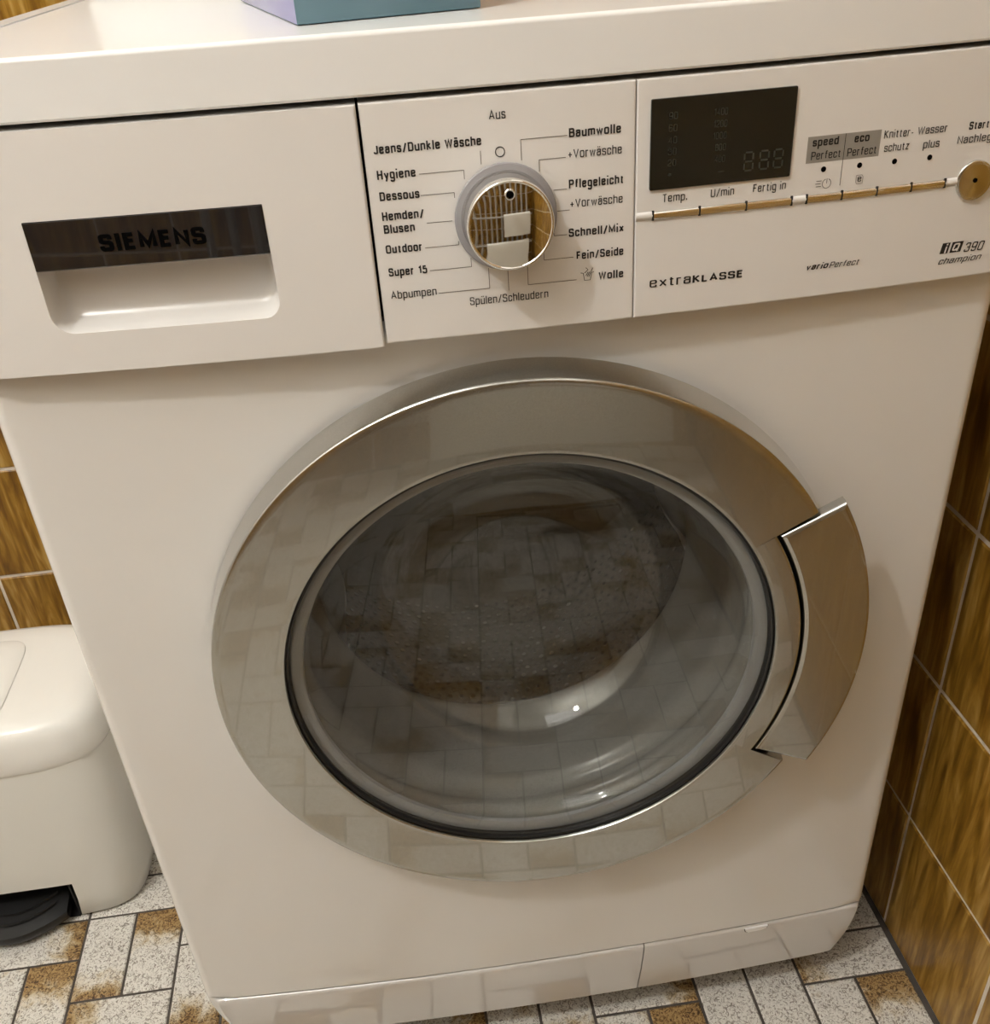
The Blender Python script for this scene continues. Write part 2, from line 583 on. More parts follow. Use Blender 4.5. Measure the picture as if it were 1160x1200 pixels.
# ------------------------------------------------------------------ lamps, with an added fill panel
def ceiling_bulb():
    root = tag(put('ceiling_lamp', None), 'round opal bulb lamp on a short white ceiling stem', 'lamp')
    root.location = (LAMP_POS[0], LAMP_POS[1], CEIL)
    z = LAMP_POS[2] - CEIL
    def rev(prof, n=40):
        mb = MB()
        mb.grid([[(r * math.cos(2 * math.pi * i / n), r * math.sin(2 * math.pi * i / n), zz) for i in range(n)] for r, zz in prof], closed_u=True)
        return mb
    rev([(0.0, 0), (0.055, 0), (0.055, -0.012), (0.045, -0.022), (0.0, -0.022)]).build('ceiling_rose', M['trim'], root)
    rev([(0.012, -0.02), (0.012, z + 0.075)]).build('stem', M['trim'], root)
    rev([(0.012, z + 0.085), (0.024, z + 0.078), (0.024, z + 0.048), (0.0, z + 0.046)]).build('socket', M['trim'], root)
    R = 0.048
    prof = [(max(0.0001, R * math.sin(math.pi * k / 16)), z - R * math.cos(math.pi * k / 16)) for k in range(17)]
    rev(prof, 32).build('bulb', emitter('lit_opal_bulb', WARM, LAMP_STRENGTH), root)
    return root
ceiling_bulb()

def fill_panel():  # unseen glowing panel added for soft fill; no such lamp is known
    root = tag(put('added_fill_panel', None), 'added flat square fill light on the ceiling, out of view', 'lamp')
    root.location = (-0.45, -0.55, CEIL)
    h = 0.45
    fr = MB()
    for a, b in (((-h, -h), (h, -h + 0.02)), ((-h, h - 0.02), (h, h)), ((-h, -h + 0.02), (-h + 0.02, h - 0.02)), ((h - 0.02, -h + 0.02), (h, h - 0.02))):
        fr.box((a[0], a[1], -0.03), (b[0], b[1], 0))
    fr.build('frame', M['trim'], root, smooth=False)
    d = MB(); d.box((-h + 0.02, -h + 0.02, -0.024), (h - 0.02, h - 0.02, -0.02))
    d.build('diffuser', emitter('added_fill_glow', (1.0, 0.98, 0.95), FILL_STRENGTH), root, smooth=False)
fill_panel()

# ------------------------------------------------------------------ washing machine
wm = tag(put('washing_machine', None), 'white front-loading washing machine with a silver porthole ring and chrome dial', 'washing machine')
wm.location = (W / 2, 0.25, 0)
bpy.context.view_layer.update()
WMI = Matrix.Translation((-W / 2, -0.25, 0))
def part(o):
    """o built in room coordinates becomes a child of the machine"""
    o.parent = wm
    o.matrix_parent_inverse = WMI
    return o

DC = (0.2981, 0.4643)          # door centre
Z_PL, Z_PB, Z_PT, Z_WB, Z_TOP = 0.1180, 0.6970, 0.8174, 0.8200, 0.8480
DEPTH = 0.560

# cabinet: sides, back, bottom and a dark sheet standing in for shade behind the fascia gap
mb = MB()
for xa in (0.0, W - 0.0025):
    mb.box((xa, 0.009, 0.118), (xa + 0.0025, DEPTH, 0.8185))
    mb.box((xa, 0.060, 0.045), (xa + 0.0025, DEPTH, 0.118))
mb.box((0.0025, DEPTH - 0.003, 0.045), (W - 0.0025, DEPTH, 0.8185))
mb.box((0.0025, 0.060, 0.045), (W - 0.0025, DEPTH - 0.003, 0.049))
part(mb.build('cabinet', M['enamel'], None, smooth=False))
mb = MB(); mb.box((0.003, 0.014, 0.700), (W - 0.003, 0.030, 0.8195))
part(mb.build('dark_gap_sheet', M['dark'], None, smooth=False))

# front panel with a round opening
def plate_with_hole(inner, rect, yf, ts, cx, cz):
    """inner: list of (x,z) outline around (cx,cz); rays run on to the rectangle; y = yf(x)"""
    x0, x1, z0, z1 = rect
    rows = []
    pts = list(inner)
    outer = []
    for x, z in pts:
        dx, dz = x - cx, z - cz
        s = 1e9
        if dx > 1e-9: s = min(s, (x1 - cx) / dx)
        if dx < -1e-9: s = min(s, (x0 - cx) / dx)
        if dz > 1e-9: s = min(s, (z1 - cz) / dz)
        if dz < -1e-9: s = min(s, (z0 - cz) / dz)
        outer.append((cx + dx * s, cz + dz * s))
    for t in ts:
        rows.append([(a[0] + (b[0] - a[0]) * t, yf(a[0] + (b[0] - a[0]) * t), a[1] + (b[1] - a[1]) * t) for a, b in zip(pts, outer)])
    mb = MB(); mb.grid(rows, closed_u=True)
    return mb
HOLE = 0.178
rect = (0.0, W, Z_PL, 0.7050)
corner = [math.atan2(z - DC[1], x - DC[0]) % (2 * math.pi) for x in rect[:2] for z in rect[2:]]
angs = sorted(set([2 * math.pi * i / 160 for i in range(160)] + corner))
inner = [(DC[0] + HOLE * math.cos(a), DC[1] + HOLE * math.sin(a)) for a in angs]
ts = [i / 12 * 0.93 for i in range(13)] + [0.945, 0.957, 0.967, 0.976, 0.984, 0.990, 0.995, 0.998, 1.0]
mb = plate_with_hole(inner, rect, y_body, ts, *DC)
fp = mb.build('front_panel', M['enamel'], None, angle=50)
part(fp)

# worktop
def slab_curved(x0, x1, z0, z1, yf, yb, r_top=0.0025, r_bot=0.0012, nx=48):
    rows = []
    prof = [(0.004, z0), (0.0 + r_bot, z0), (0.0, z0 + r_bot)]
    for k in range(0, 7):
        a = math.pi / 2 * k / 6
        prof.append((r_top - r_top * math.cos(a), z1 - r_top + r_top * math.sin(a)))
    for dy, z in prof:
        rows.append([(x0 + (x1 - x0) * i / nx, yf(x0 + (x1 - x0) * i / nx) + dy, z) for i in range(nx + 1)])
    rows.append([(x0 + (x1 - x0) * i / nx, yb, z1) for i in range(nx + 1)])
    rows.append([(x0 + (x1 - x0) * i / nx, yb, z0) for i in range(nx + 1)])
    mb = MB(); mb.grid(rows, closed_v=True)
    n = len(rows)
    for col in (0, nx):
        mb.add([rows[i][col] for i in range(n)], [tuple(range(n))])
    return mb
wtop = part(slab_curved(0.0115, W - 0.0115, Z_WB, Z_TOP, y_pan_edge, DEPTH).build('worktop', M['worktop'], None, angle=30, weighted=True))
def trim_strip(x0, x1):
    n = 2
    mb = slab_curved(x0, x1, Z_WB, Z_TOP + 0.0008, y_pan_edge, DEPTH, 0.0025, 0.0012, 10)
    o = mb.build('edge_trim', M['trim'], wtop, angle=30, weighted=True)
    return o
trim_strip(-0.0040, 0.0105)
trim_strip(W - 0.0105, W + 0.0040)
for xa in (0.0100, W - 0.0120):
    mb = MB(); mb.box((xa, 0.0, Z_WB + 0.002), (xa + 0.0020, DEPTH - 0.002, Z_TOP - 0.0012))
    mb.build('trim_joint', M['groove'], wtop, smooth=False)

# fascia (control panel), right of the drawer
def fascia(x0, x1, z0, z1, yf, depth=0.022, r=0.0012, nx=24):
    prof = [(depth, z0), (r, z0), (r * 0.3, z0 + r * 0.3), (0, z0 + r), (0, z1 - r), (r * 0.3, z1 - r * 0.3), (r, z1), (depth, z1)]
    xs = [x0, x0 + r * 0.3, x0 + r] + [x0 + r + (x1 - x0 - 2 * r) * i / nx for i in range(1, nx)] + [x1 - r, x1 - r * 0.3, x1]
    rows = []
    for dy, z in prof:
        row = []
        for i, x in enumerate(xs):
            e = r if i in (0, len(xs) - 1) else (r * 0.3 if i in (1, len(xs) - 2) else 0)
            row.append((x, yf(x) + max(dy, e), z))
        rows.append(row)
    mb = MB(); mb.grid(rows)
    for col in (0, len(xs) - 1):
        mb.add([rows[i][col] for i in range(len(rows))], [tuple(range(len(rows)))])
    mb.add([rows[0][i] for i in range(len(xs))] + [rows[-1][i] for i in range(len(xs))],
           [(i, i + 1, len(xs) + i + 1, len(xs) + i) for i in range(len(xs) - 1)])
    return mb
SEAM = 0.3660
control = part(fascia(0.2280, SEAM - 0.0002, Z_PB, Z_PT, y_pan).build('control_panel', M['plastic'], None, angle=30, weighted=True))
disp_fascia = fascia(SEAM + 0.0002, W, Z_PB, Z_PT, y_pan_edge).build('display_fascia', M['plastic'], control, angle=30, weighted=True)

def on_panel(mb_or_pts, lift=0.0002):
    return [(x, y_pan(x) - lift, z) for x, z in mb_or_pts]

# ---- printed lettering: a condensed sans drawn as strokes (l = straight, c = open curve, o = closed curve)
XH = .74
GLYPH = {
 'A': (.52, 'l 0,0 .26,1 .52,0|l .09,.30 .43,.30'), 'B': (.46, 'l 0,0 0,1|c 0,1 .22,1 .43,1 .43,.54 .22,.54 0,.54|c 0,.54 .24,.54 .47,.54 .47,0 .24,0 0,0'),
 'D': (.47, 'l 0,0 0,1|c 0,1 .18,1 .47,1 .47,.5 .47,0 .18,0 0,0'), 'E': (.38, 'l .38,0 0,0 0,1 .38,1|l 0,.53 .34,.53'), 'F': (.37, 'l 0,0 0,1 .37,1|l 0,.52 .33,.52'),
 'H': (.46, 'l 0,0 0,1|l .46,0 .46,1|l 0,.53 .46,.53'), 'I': (.02, 'l .01,0 .01,1'), 'J': (.34, 'c 0,.2 0,0 .17,0 .34,0 .34,.3 .34,.6 .34,1'),
 'K': (.46, 'l 0,0 0,1|l .44,1 0,.44|l .12,.58 .46,0'), 'L': (.36, 'l 0,1 0,0 .36,0'), 'M': (.62, 'l 0,0 0,1 .31,.12 .62,1 .62,0'), 'N': (.48, 'l 0,0 0,1 .48,0 .48,1'),
 'O': (.5, 'o 0,.5 0,1 .25,1 .5,1 .5,.5 .5,0 .25,0 0,0'), 'P': (.43, 'l 0,0 0,1|c 0,1 .22,1 .45,1 .45,.45 .22,.45 0,.45'), 'Q': (.5, 'o 0,.5 0,1 .25,1 .5,1 .5,.5 .5,0 .25,0 0,0|l .3,.25 .54,-.06'),
 'S': (.44, 'c .42,.74 .42,1 .21,1 .0,1 .0,.74 .0,.55 .22,.52 .44,.48 .44,.26 .44,0 .22,0 0,0 0,.27'), 'T': (.44, 'l 0,1 .44,1|l .22,1 .22,0'),
 'U': (.46, 'c 0,1 0,.6 0,.3 0,0 .23,0 .46,0 .46,.3 .46,.6 .46,1'), 'V': (.5, 'l 0,1 .25,0 .5,1'), 'W': (.74, 'l 0,1 .18,0 .37,.95 .56,0 .74,1'),
 'a': (.37, 'c .02,.52 .02,.74 .19,.74 .36,.74 .36,.52 .36,.3 .36,0|c .36,.44 .1,.42 0,.36 0,.2 0,0 .16,0 .32,0 .36,.2'),
 'b': (.39, 'l 0,0 0,1|o 0,.37 0,.74 .2,.74 .39,.74 .39,.37 .39,0 .2,0 0,0'), 'c': (.35, 'c .35,.5 .35,.74 .18,.74 0,.74 0,.37 0,0 .18,0 .35,0 .35,.25'),
 'd': (.39, 'l .39,0 .39,1|o 0,.37 0,.74 .2,.74 .39,.74 .39,.37 .39,0 .2,0 0,0'), 'e': (.38, 'c 0,.40 .2,.40 .37,.40 .37,.74 .19,.74 0,.74 0,.37 0,0 .19,0 .36,0 .36,.2'),
 'f': (.26, 'c .27,.98 .1,1.02 .1,.8 .1,.5 .1,0|l 0,.7 .25,.7'), 'g': (.39, 'o 0,.38 0,.74 .19,.74 .39,.74 .39,.38 .39,.02 .19,.02 0,.02|c .39,.74 .39,.2 .39,-.25 .2,-.25 .03,-.25 .03,-.1'),
 'h': (.38, 'l 0,0 0,1|c 0,.5 0,.74 .2,.74 .38,.74 .38,.5 .38,.3 .38,0'), 'i': (.02, 'l .01,0 .01,.64|d .01,0'), 'k': (.38, 'l 0,0 0,1|l .34,.72 0,.32|l .1,.42 .38,0'),
 'l': (.02, 'l .01,0 .01,1'), 'm': (.64, 'l 0,0 0,.72|c 0,.5 0,.74 .17,.74 .32,.74 .32,.5 .32,.3 .32,0|c .32,.5 .32,.74 .49,.74 .64,.74 .64,.5 .64,.3 .64,0'),
 'n': (.38, 'l 0,0 0,.72|c 0,.5 0,.74 .2,.74 .38,.74 .38,.5 .38,.3 .38,0'), 'o': (.4, 'o 0,.37 0,.74 .2,.74 .4,.74 .4,.37 .4,0 .2,0 0,0'),
 'p': (.39, 'l 0,-.25 0,.72|o 0,.37 0,.74 .2,.74 .39,.74 .39,.37 .39,0 .2,0 0,0'), 'r': (.23, 'l 0,0 0,.72|c 0,.45 0,.72 .12,.72 .24,.72'),
 's': (.34, 'c .33,.54 .33,.74 .17,.74 0,.74 0,.54 0,.41 .17,.38 .35,.34 .35,.19 .35,0 .17,0 0,0 0,.2'), 't': (.25, 'c .1,.92 .1,.6 .1,.2 .1,0 .26,.01|l 0,.7 .25,.7'),
 'u': (.38, 'c 0,.72 0,.4 0,.22 0,0 .18,0 .38,0 .38,.25|l .38,.72 .38,0'), 'v': (.38, 'l 0,.72 .19,0 .38,.72'), 'w': (.58, 'l 0,.72 .14,0 .29,.68 .44,0 .58,.72'),
 'y': (.38, 'l 0,.72 .19,.02|l .38,.72 .14,-.25'), 'x': (.38, 'l 0,.72 .38,0|l .38,.72 0,0'), 'z': (.34, 'l .0,.71 .33,.71 0,.02 .34,.02'),
 '0': (.42, 'o 0,.5 0,1 .21,1 .42,1 .42,.5 .42,0 .21,0 0,0'), '1': (.22, 'l 0,.78 .2,.98 .2,0'), '2': (.42, 'c .02,.72 .02,1 .21,1 .41,1 .41,.74 .41,.5 .0,.2 0,.02|l 0,.02 .42,.02'),
 '3': (.42, 'c .01,.76 .01,1 .2,1 .4,1 .4,.76 .4,.53 .15,.53|c .15,.53 .42,.53 .42,.26 .42,0 .2,0 0,0 0,.25'), '4': (.44, 'l .34,0 .34,1 0,.27 .44,.27'),
 '5': (.42, 'l .38,.98 .06,.98 .03,.52|c .03,.52 .12,.62 .22,.62 .42,.62 .42,.31 .42,0 .2,0 0,0 0,.22'), '6': (.42, 'c .38,.8 .38,1 .2,1 0,1 0,.5 0,0 .21,0 .42,0 .42,.3 .42,.58 .21,.58 .05,.58 .02,.35'),
 '8': (.42, 'o .02,.76 .02,1 .21,1 .4,1 .4,.76 .4,.53 .21,.53 .02,.53|o 0,.27 0,.53 .21,.53 .42,.53 .42,.27 .42,0 .21,0 0,0'), '9': (.42, 'c .04,.2 .04,0 .22,0 .42,0 .42,.5 .42,1 .21,1 0,1 0,.7 0,.42 .21,.42 .37,.42 .4,.65'),
 '/': (.34, 'l 0,-.04 .34,1.04'), '+': (.4, 'l 0,.36 .4,.36|l .2,.12 .2,.60'), '-': (.22, 'l 0,.33 .22,.33'), '.': (.03, 'l .015,0 .015,.11'), '*': (.26, 'l 0,.6 .26,.9|l 0,.9 .26,.6|l .13,.55 .13,.95'), ' ': (.12, ''),
}
GLYPH['ä'] = (GLYPH['a'][0], GLYPH['a'][1] + '|d .09,0|d .28,0')
GLYPH['ü'] = (GLYPH['u'][0], GLYPH['u'][1] + '|d .09,0|d .28,0')
def chaikin(p, closed, it=3):
    for _ in range(it):
        q2 = [] if closed else [p[0]]
        n = len(p)
        for i in range(n if closed else n - 1):
            a, b = p[i], p[(i + 1) % n]
            if closed or i > 0: q2.append((a[0] * .75 + b[0] * .25, a[1] * .75 + b[1] * .25))
            if closed or i < n - 2: q2.append((a[0] * .25 + b[0] * .75, a[1] * .25 + b[1] * .75))
        if not closed: q2.append(p[-1])
        p = q2
    return p
def stroke_mesh(pts, w, closed):
    """ribbon with mitred joints"""
    n = len(pts)
    V, Fc = [], []
    for i in range(n):
        a = Vector(pts[(i - 1) % n]) if (closed or i > 0) else None
        c = Vector(pts[(i + 1) % n]) if (closed or i < n - 1) else None
        p = Vector(pts[i])
        d1 = (p - a).normalized() if a is not None else (c - p).normalized()
        d2 = (c - p).normalized() if c is not None else d1
        t = d1 + d2
        t = t.normalized() if t.length > 1e-6 else d1
        k = max(.45, abs(t.dot(d1)))
        nn = Vector((-t.y, t.x)) * (w / 2 / k)
        V += [(p + nn).to_tuple(), (p - nn).to_tuple()]
    for i in range(n if closed else n - 1):
        j = (i + 1) % n
        Fc.append((2 * i, 2 * i + 1, 2 * j + 1, 2 * j))
    return V, Fc
def word_shape(s, w, track, shear):
    V, Fc, x = [], [], 0.0
    for ch in s:
        adv, spec = GLYPH[ch]
        for st in spec.split('|'):
            if not st: continue
            kind, *co = st.split()
            pts = [tuple(float(t) for t in c.split(',')) for c in co]
            if kind == 'd':                                # dot above the letter
                px = pts[0][0]
                v, f = stroke_mesh([(px, .91), (px, .91 + max(w * .85, .12))], w, False)
                b = len(V)
                V += [(x + qx + shear * qz, qz) for qx, qz in v]
                Fc += [tuple(b + i for i in q3) for q3 in f]
                continue
            # keep the stroke inside the cap height
            pts = [(px, py * (1 - w) + w / 2 if py >= 0 else py) for px, py in pts]
            if kind == 'o': pts = chaikin(pts, True, 2)
            elif kind == 'c': pts = chaikin(pts, False, 2)
            elif len(pts) == 2:                          # square ends reach the cap line and the base line
                (ax, ay), (bx, by) = pts
                if abs(ax - bx) < 1e-6:
                    e = w / 2 if ay < by else -w / 2
                    pts = [(ax, ay - e), (bx, by + e)]
            v, f = stroke_mesh(pts, w, kind == 'o')
            b = len(V)
            V += [(x + px + shear * py, py) for px, py in v]
            Fc += [tuple(b + i for i in q3) for q3 in f]
        x += adv + track
    return V, Fc

def print_text(s, bold, x0, x1, z, cap, parent=None, mat=None, shear=0.0, lift=0.00025, yfun=y_pan, name='printed_word', weight=None):
    w = weight or (.185 if bold else .118)
    V, Fc = word_shape(s, w, w + .13, shear)
    xs = [v[0] for v in V]
    a, b = min(xs), max(xs)
    sx = (x1 - x0) / (b - a)
    P = []
    for px, pz in V:
        x = x0 + (px - a) * sx
        P.append((x, yfun(x) - lift, z + pz * cap))
    me = bpy.data.meshes.new(name)
    me.from_pydata(P, [], Fc)
    me.materials.append(mat or M['ink'])
    return put(name, me, parent or control)

CAP = 0.0043
for s, b, x0, x1, z in [
    ('Aus', 0, .2913, .2996, .8054), ('Jeans/Dunkle Wäsche', 1, .2329, .2867, .7941), ('Hygiene', 1, .2332, .2526, .7821),
    ('Dessous', 1, .2332, .2535, .7718), ('Hemden/', 1, .2333, .2548, .7620), ('Blusen', 1, .2334, .2494, .7556),
    ('Outdoor', 1, .2332, .2520, .7454), ('Super 15', 1, .2333, .2537, .7335), ('Abpumpen', 0, .2331, .2576, .7214),
    ('Spülen/Schleudern', 0, .2752, .3182, .7140), ('Baumwolle', 1, .3312, .3580, .7939), ('+Vorwäsche', 0, .3307, .3585, .7841),
    ('Pflegeleicht', 1, .3307, .3593, .7695), ('+Vorwäsche', 0, .3313, .3592, .7599), ('Schnell/Mix', 1, .3302, .3599, .7450),
    ('Fein/Seide', 1, .3342, .3599, .7328), ('Wolle', 1, .3462, .3600, .7208)]:
    print_text(s, b, x0, x1, z, CAP)
for s, b, x0, x1, z, cap, sh in [
    ('Temp.', 0, .3809, .3942, .7579, .0041, 0), ('U/min', 0, .4071, .4200, .7580, .0041, 0), ('Fertig in', 0, .4305, .4488, .7581, .0041, 0),
    ('speed', 1, .4616, .4761, .7779, .0040, 0), ('Perfect', 0, .4615, .4779, .7713, .0040, 0), ('eco', 1, .4850, .4934, .7778, .0040, 0),
    ('Perfect', 0, .4818, .4982, .7712, .0040, 0), ('Knitter-', 0, .5017, .5183, .7781, .0040, 0), ('schutz', 0, .5028, .5172, .7714, .0040, 0),
    ('Wasser', 0, .5209, .5379, .7782, .0040, 0), ('plus', 0, .5254, .5349, .7710, .0040, 0), ('Start', 1, .5509, .5624, .7778, .0040, 0),
    ('Nachlegen', 0, .5454, .5720, .7712, .0040, 0), ('extra', 0, .3749, .3984, .7133, .0052, 0), ('KLASSE', 1, .3994, .4280, .7133, .0041, 0),
    ('vario', 1, .4661, .4790, .7128, .0033, .25), ('Perfect', 0, .4794, .4975, .7126, .0033, .25), ('390', 0, .5622, .5749, .7118, .0052, .2),
    ('champion', 0, .5473, .5746, .7064, .0034, .25)]:
    print_text(s, b, x0, x1, z, cap, parent=disp_fascia, shear=sh)

def strip2d(pts, w):
    """flat ribbon of width w along a polyline of (x,z)"""
    V, Fc = [], []
    for i, p in enumerate(pts):
        a = Vector(pts[max(i - 1, 0)]); b = Vector(pts[min(i + 1, len(pts) - 1)])
        d = (b - a).normalized(); n = Vector((-d.y, d.x)) * w / 2
        V += [(p[0] + n.x, p[1] + n.y), (p[0] - n.x, p[1] - n.y)]
    for i in range(len(pts) - 1):
        Fc.append((2 * i, 2 * i + 1, 2 * i + 3, 2 * i + 2))
    return V, Fc

def ribbons(name, lines, w, mat, parent, lift=0.0002, closed=False):
    mb = MB()
    for ln in lines:
        for a, b in zip(ln[:-1], ln[1:]):
            n = max(1, int((Vector(b) - Vector(a)).length / 0.004))
            seg = [(a[0] + (b[0] - a[0]) * k / n, a[1] + (b[1] - a[1]) * k / n) for k in range(n + 1)]
            V, Fc = strip2d(seg, w)
            mb.add(on_panel(V, lift), Fc)
    return mb.build(name, mat, parent, smooth=False)
LINES = [
    [(.3066, .7852), (.3066, .795), (.3303, .795)], [(.3156, .7791), (.3156, .7847), (.3294, .7847)], [(.3226, .7694), (.3297, .7694)],
    [(.3243, .7588), (.3309, .7588)], [(.3222, .7481), (.3224, .7464), (.3293, .7464)], [(.3165, .7393), (.3165, .7343), (.3325, .7343)],
    [(.3074, .7331), (.3074, .722), (.334, .722)], [(.2967, .7307), (.2967, .7199)], [(.2864, .733), (.2864, .7222), (.2587, .7222)],
    [(.2774, .7392), (.2774, .7346), (.2551, .7346)], [(.2715, .7485), (.2715, .7466), (.2538, .7466)], [(.2692, .759), (.2558, .759)],
    [(.2713, .7702), (.2713, .7728), (.2541, .7728)], [(.277, .7787), (.277, .7831), (.2543, .7831)], [(.286, .7851), (.286, .7915)]]
for ln in LINES:
    ribbons('printed_pointer_line', [ln], 0.00032, M['ink_line'], control)
def circle2d(cx, cz, r, n=28, a0=0.0, a1=2 * math.pi):
    return [(cx + r * math.cos(a0 + (a1 - a0) * i / n), cz + r * math.sin(a0 + (a1 - a0) * i / n)) for i in range(n + 1)]
def ribbon_curve(name, curves, w, mat, parent, lift=0.00025):
    mb = MB()
    for c in curves:
        V, Fc = strip2d(c, w)
        mb.add(on_panel(V, lift), Fc)
    return mb.build(name, mat, parent, smooth=False)
ribbon_curve('printed_off_circle', [circle2d(.2959, .7902, .0023)], 0.0005, M['ink'], control)
# wool symbol: a tub with a hand in it
ribbon_curve('printed_wool_symbol', [
    [(.3364, .7254), (.3378, .7251), (.3384, .7212), (.3416, .7212), (.3424, .7251), (.3436, .7254)],
    [(.3384, .7251), (.3404, .7268), (.3392, .7280)], [(.3392, .7236), (.3404, .7256)], [(.3400, .7232), (.3412, .7256)], [(.3408, .7230), (.3420, .7256)],
    [(.3420, .7256), (.3430, .7276)]], 0.00036, M['ink'], control)
# grey fields behind speed / eco, divider, icons
mb = MB()
for k in range(8):
    xa, xb = .4588 + (.5000 - .4588) * k / 8, .4588 + (.5000 - .4588) * (k + 1) / 8
    mb.add(on_panel([(xa, .7697), (xb, .7697), (xb, .7828), (xa, .7828)], 0.0001), [(0, 1, 2, 3)])
mb.build('printed_grey_field', M['grey_print'], disp_fascia, smooth=False)
ribbons('printed_divider_line', [[(.4798, .7828), (.4798, .7568)]], 0.0003, M['ink'], disp_fascia)
ribbon_curve('printed_clock_symbol', [circle2d(.4720, .7586, .0024, 24, 1.9, 1.2 + 2 * math.pi), [(.4720, .7586), (.4720, .7612)],
    [(.4660, .7602), (.4690, .7602)], [(.4655, .7588), (.4686, .7588)], [(.4660, .7574), (.4690, .7574)]], 0.0003, M['ink'], disp_fascia)
ribbon_curve('printed_leaf_symbol', [[(.4888, .7610), (.4921, .7610), (.4927, .7600), (.4927, .7566), (.4894, .7566), (.4888, .7576), (.4888, .7610)]], 0.00025, M['ink_line'], disp_fascia)
print_text('e', 0, .4897, .4919, .7577, .0032, parent=disp_fascia)
# series badge: dark block with a light i, and a Q in a block
mb = MB(); mb.add(on_panel([(.5470, .7124), (.5519, .7124), (.5530, .7183), (.5481, .7183)], 0.0002), [(0, 1, 2, 3)])
mb.build('printed_badge_block', M['ink'], disp_fascia, smooth=False)
mb = MB(); mb.add(on_panel([(.5532, .7124), (.5601, .7124), (.5612, .7183), (.5543, .7183)], 0.0002), [(0, 1, 2, 3)])
mb.build('printed_badge_block', M['ink'], disp_fascia, smooth=False)
print_text('Q', 1, .5545, .5592, .7134, .0041, parent=disp_fascia, mat=M['plastic'], shear=.2, lift=0.0004)
mb = MB(); mb.add(on_panel([(.5496, .7126), (.5506, .7126), (.5513, .7164), (.5503, .7164)], 0.0004), [(0, 1, 2, 3)])
mb.add(on_panel([(.5505, .7170), (.5515, .7170), (.5517, .7179), (.5507, .7179)], 0.0004), [(0, 1, 2, 3)])
mb.build('printed_badge_letter', M['plastic'], disp_fascia, smooth=False)

# ---- display
DX0, DX1, DZ0, DZ1 = .3733, .4502, .7645, .8080
def y_disp(x):
    t = (x - DX0) / (DX1 - DX0)
    return y_pan(DX0) + (y_pan(DX1) - y_pan(DX0)) * t - 0.0012
rows = []
disp_out = rounded_rect(DX0, DX1, DZ0, DZ1, (.0008,) * 4, 3)
mb = MB()
mb.grid([[(x, y_disp(x) + 0.0045, z) for x, z in disp_out], [(x, y_disp(x) + 0.0003, z) for x, z in disp_out],
         [(DX0 + (x - DX0) * .996 + .0001, y_disp(x), DZ0 + (z - DZ0) * .994 + .0001) for x, z in disp_out]], closed_u=True)
mb.add([(DX0 + (x - DX0) * .996 + .0001, y_disp(x), DZ0 + (z - DZ0) * .994 + .0001) for x, z in disp_out], [tuple(range(len(disp_out)))])
display = part(mb.build('display_window', M['display'], None, angle=30, weighted=True))
def disp_child(o):
    o.parent = display
    o.matrix_parent_inverse = Matrix.Identity(4)
    return o
for (s, z) in (('90', .7980), ('60', .7923), ('40', .7866), ('30', .7811), ('20', .7757), ('*', .7692)):
    print_text(s, 0, .3826, .3872 if s != '*' else .3850, z, .0034, parent=display, mat=M['segment'], lift=0.0002, yfun=y_disp, name='unlit_digits')
for (s, z) in (('1400', .7978), ('1200', .7921), ('1000', .7865), ('800', .7809), ('400', .7752), ('-', .7694)):
    x1 = .4135
    print_text(s, 0, .4064 if len(s) > 3 else (.4078 if len(s) == 3 else .4100), x1, z, .0034, parent=display, mat=M['segment'], lift=0.0002, yfun=y_disp, name='unlit_digits')
def seven_seg(cx, cz, w, h):
    t = 0.0009
    mb = MB()
    for (x0, z0, x1, z1) in ((-w/2+t, h/2-t, w/2-t, h/2), (-w/2+t, -t/2, w/2-t, t/2), (-w/2+t, -h/2, w/2-t, -h/2+t),
                             (-w/2, t, -w/2+t, h/2-t), (w/2-t, t, w/2, h/2-t), (-w/2, -h/2+t, -w/2+t, -t), (w/2-t, -h/2+t, w/2, -t)):
        p = [(cx + x0, cz + z0), (cx + x1, cz + z0), (cx + x1, cz + z1), (cx + x0, cz + z1)]
        mb.add([(x, y_disp(x) - 0.0002, z) for x, z in p], [(0, 1, 2, 3)])
    return mb.build('unlit_segment_digit', M['segment'], display, smooth=False)
for cx in (.4265, .4350, .4427):
    seven_seg(cx, .7742, .0056, .0098)

# ---- dial
KC = (.2970, .7588)
yk = y_pan(KC[0])
dial = part(revolve([(0.0, yk - .001), (.0255, yk - .0005), (.0266, yk - .0012), (.0268, yk - .0028), (.0262, yk - .0036), (.0235, yk - .0040), (.0228, yk - .0035), (.0, yk - .0035)], 72, *KC).build('dial_base_ring', M['dial_ring'], None, angle=30))
kf = yk - .0215
prof = [(.0226, yk - .0030), (.0226, yk - .0100), (.0224, kf + .0024)]
for k in range(1, 7):
    a = math.pi / 2 * k / 6
    prof.append((.0224 - .0011 * (1 - math.cos(a)), kf + .0024 - .0022 * math.sin(a)))
prof += [(.0209, kf + .0004), (.0206, kf + .0008)]
for k in range(1, 9):
    r = .0206 * (1 - k / 8)
    prof.append((r, kf + .0008 - .0016 * (1 - (r / .0206) ** 2)))
knob = part(revolve(prof, 96, *KC).build('program_dial', M['chrome'], None, angle=60))
yd = kf + .0008 - .0016 * (1 - (.0152 / .0206) ** 2)
revolve([(.0016, yd + .0002), (.0020, yd - .0005), (.0025, yd - .0005), (.0030, yd + .0006)], 28, KC[0], KC[1] + .0152).build('marker_rim', M['chrome'], knob)
revolve([(.0, yd - .0003), (.0017, yd - .0003)], 24, KC[0], KC[1] + .0152).build('marker_dot', M['black_matt'], knob)

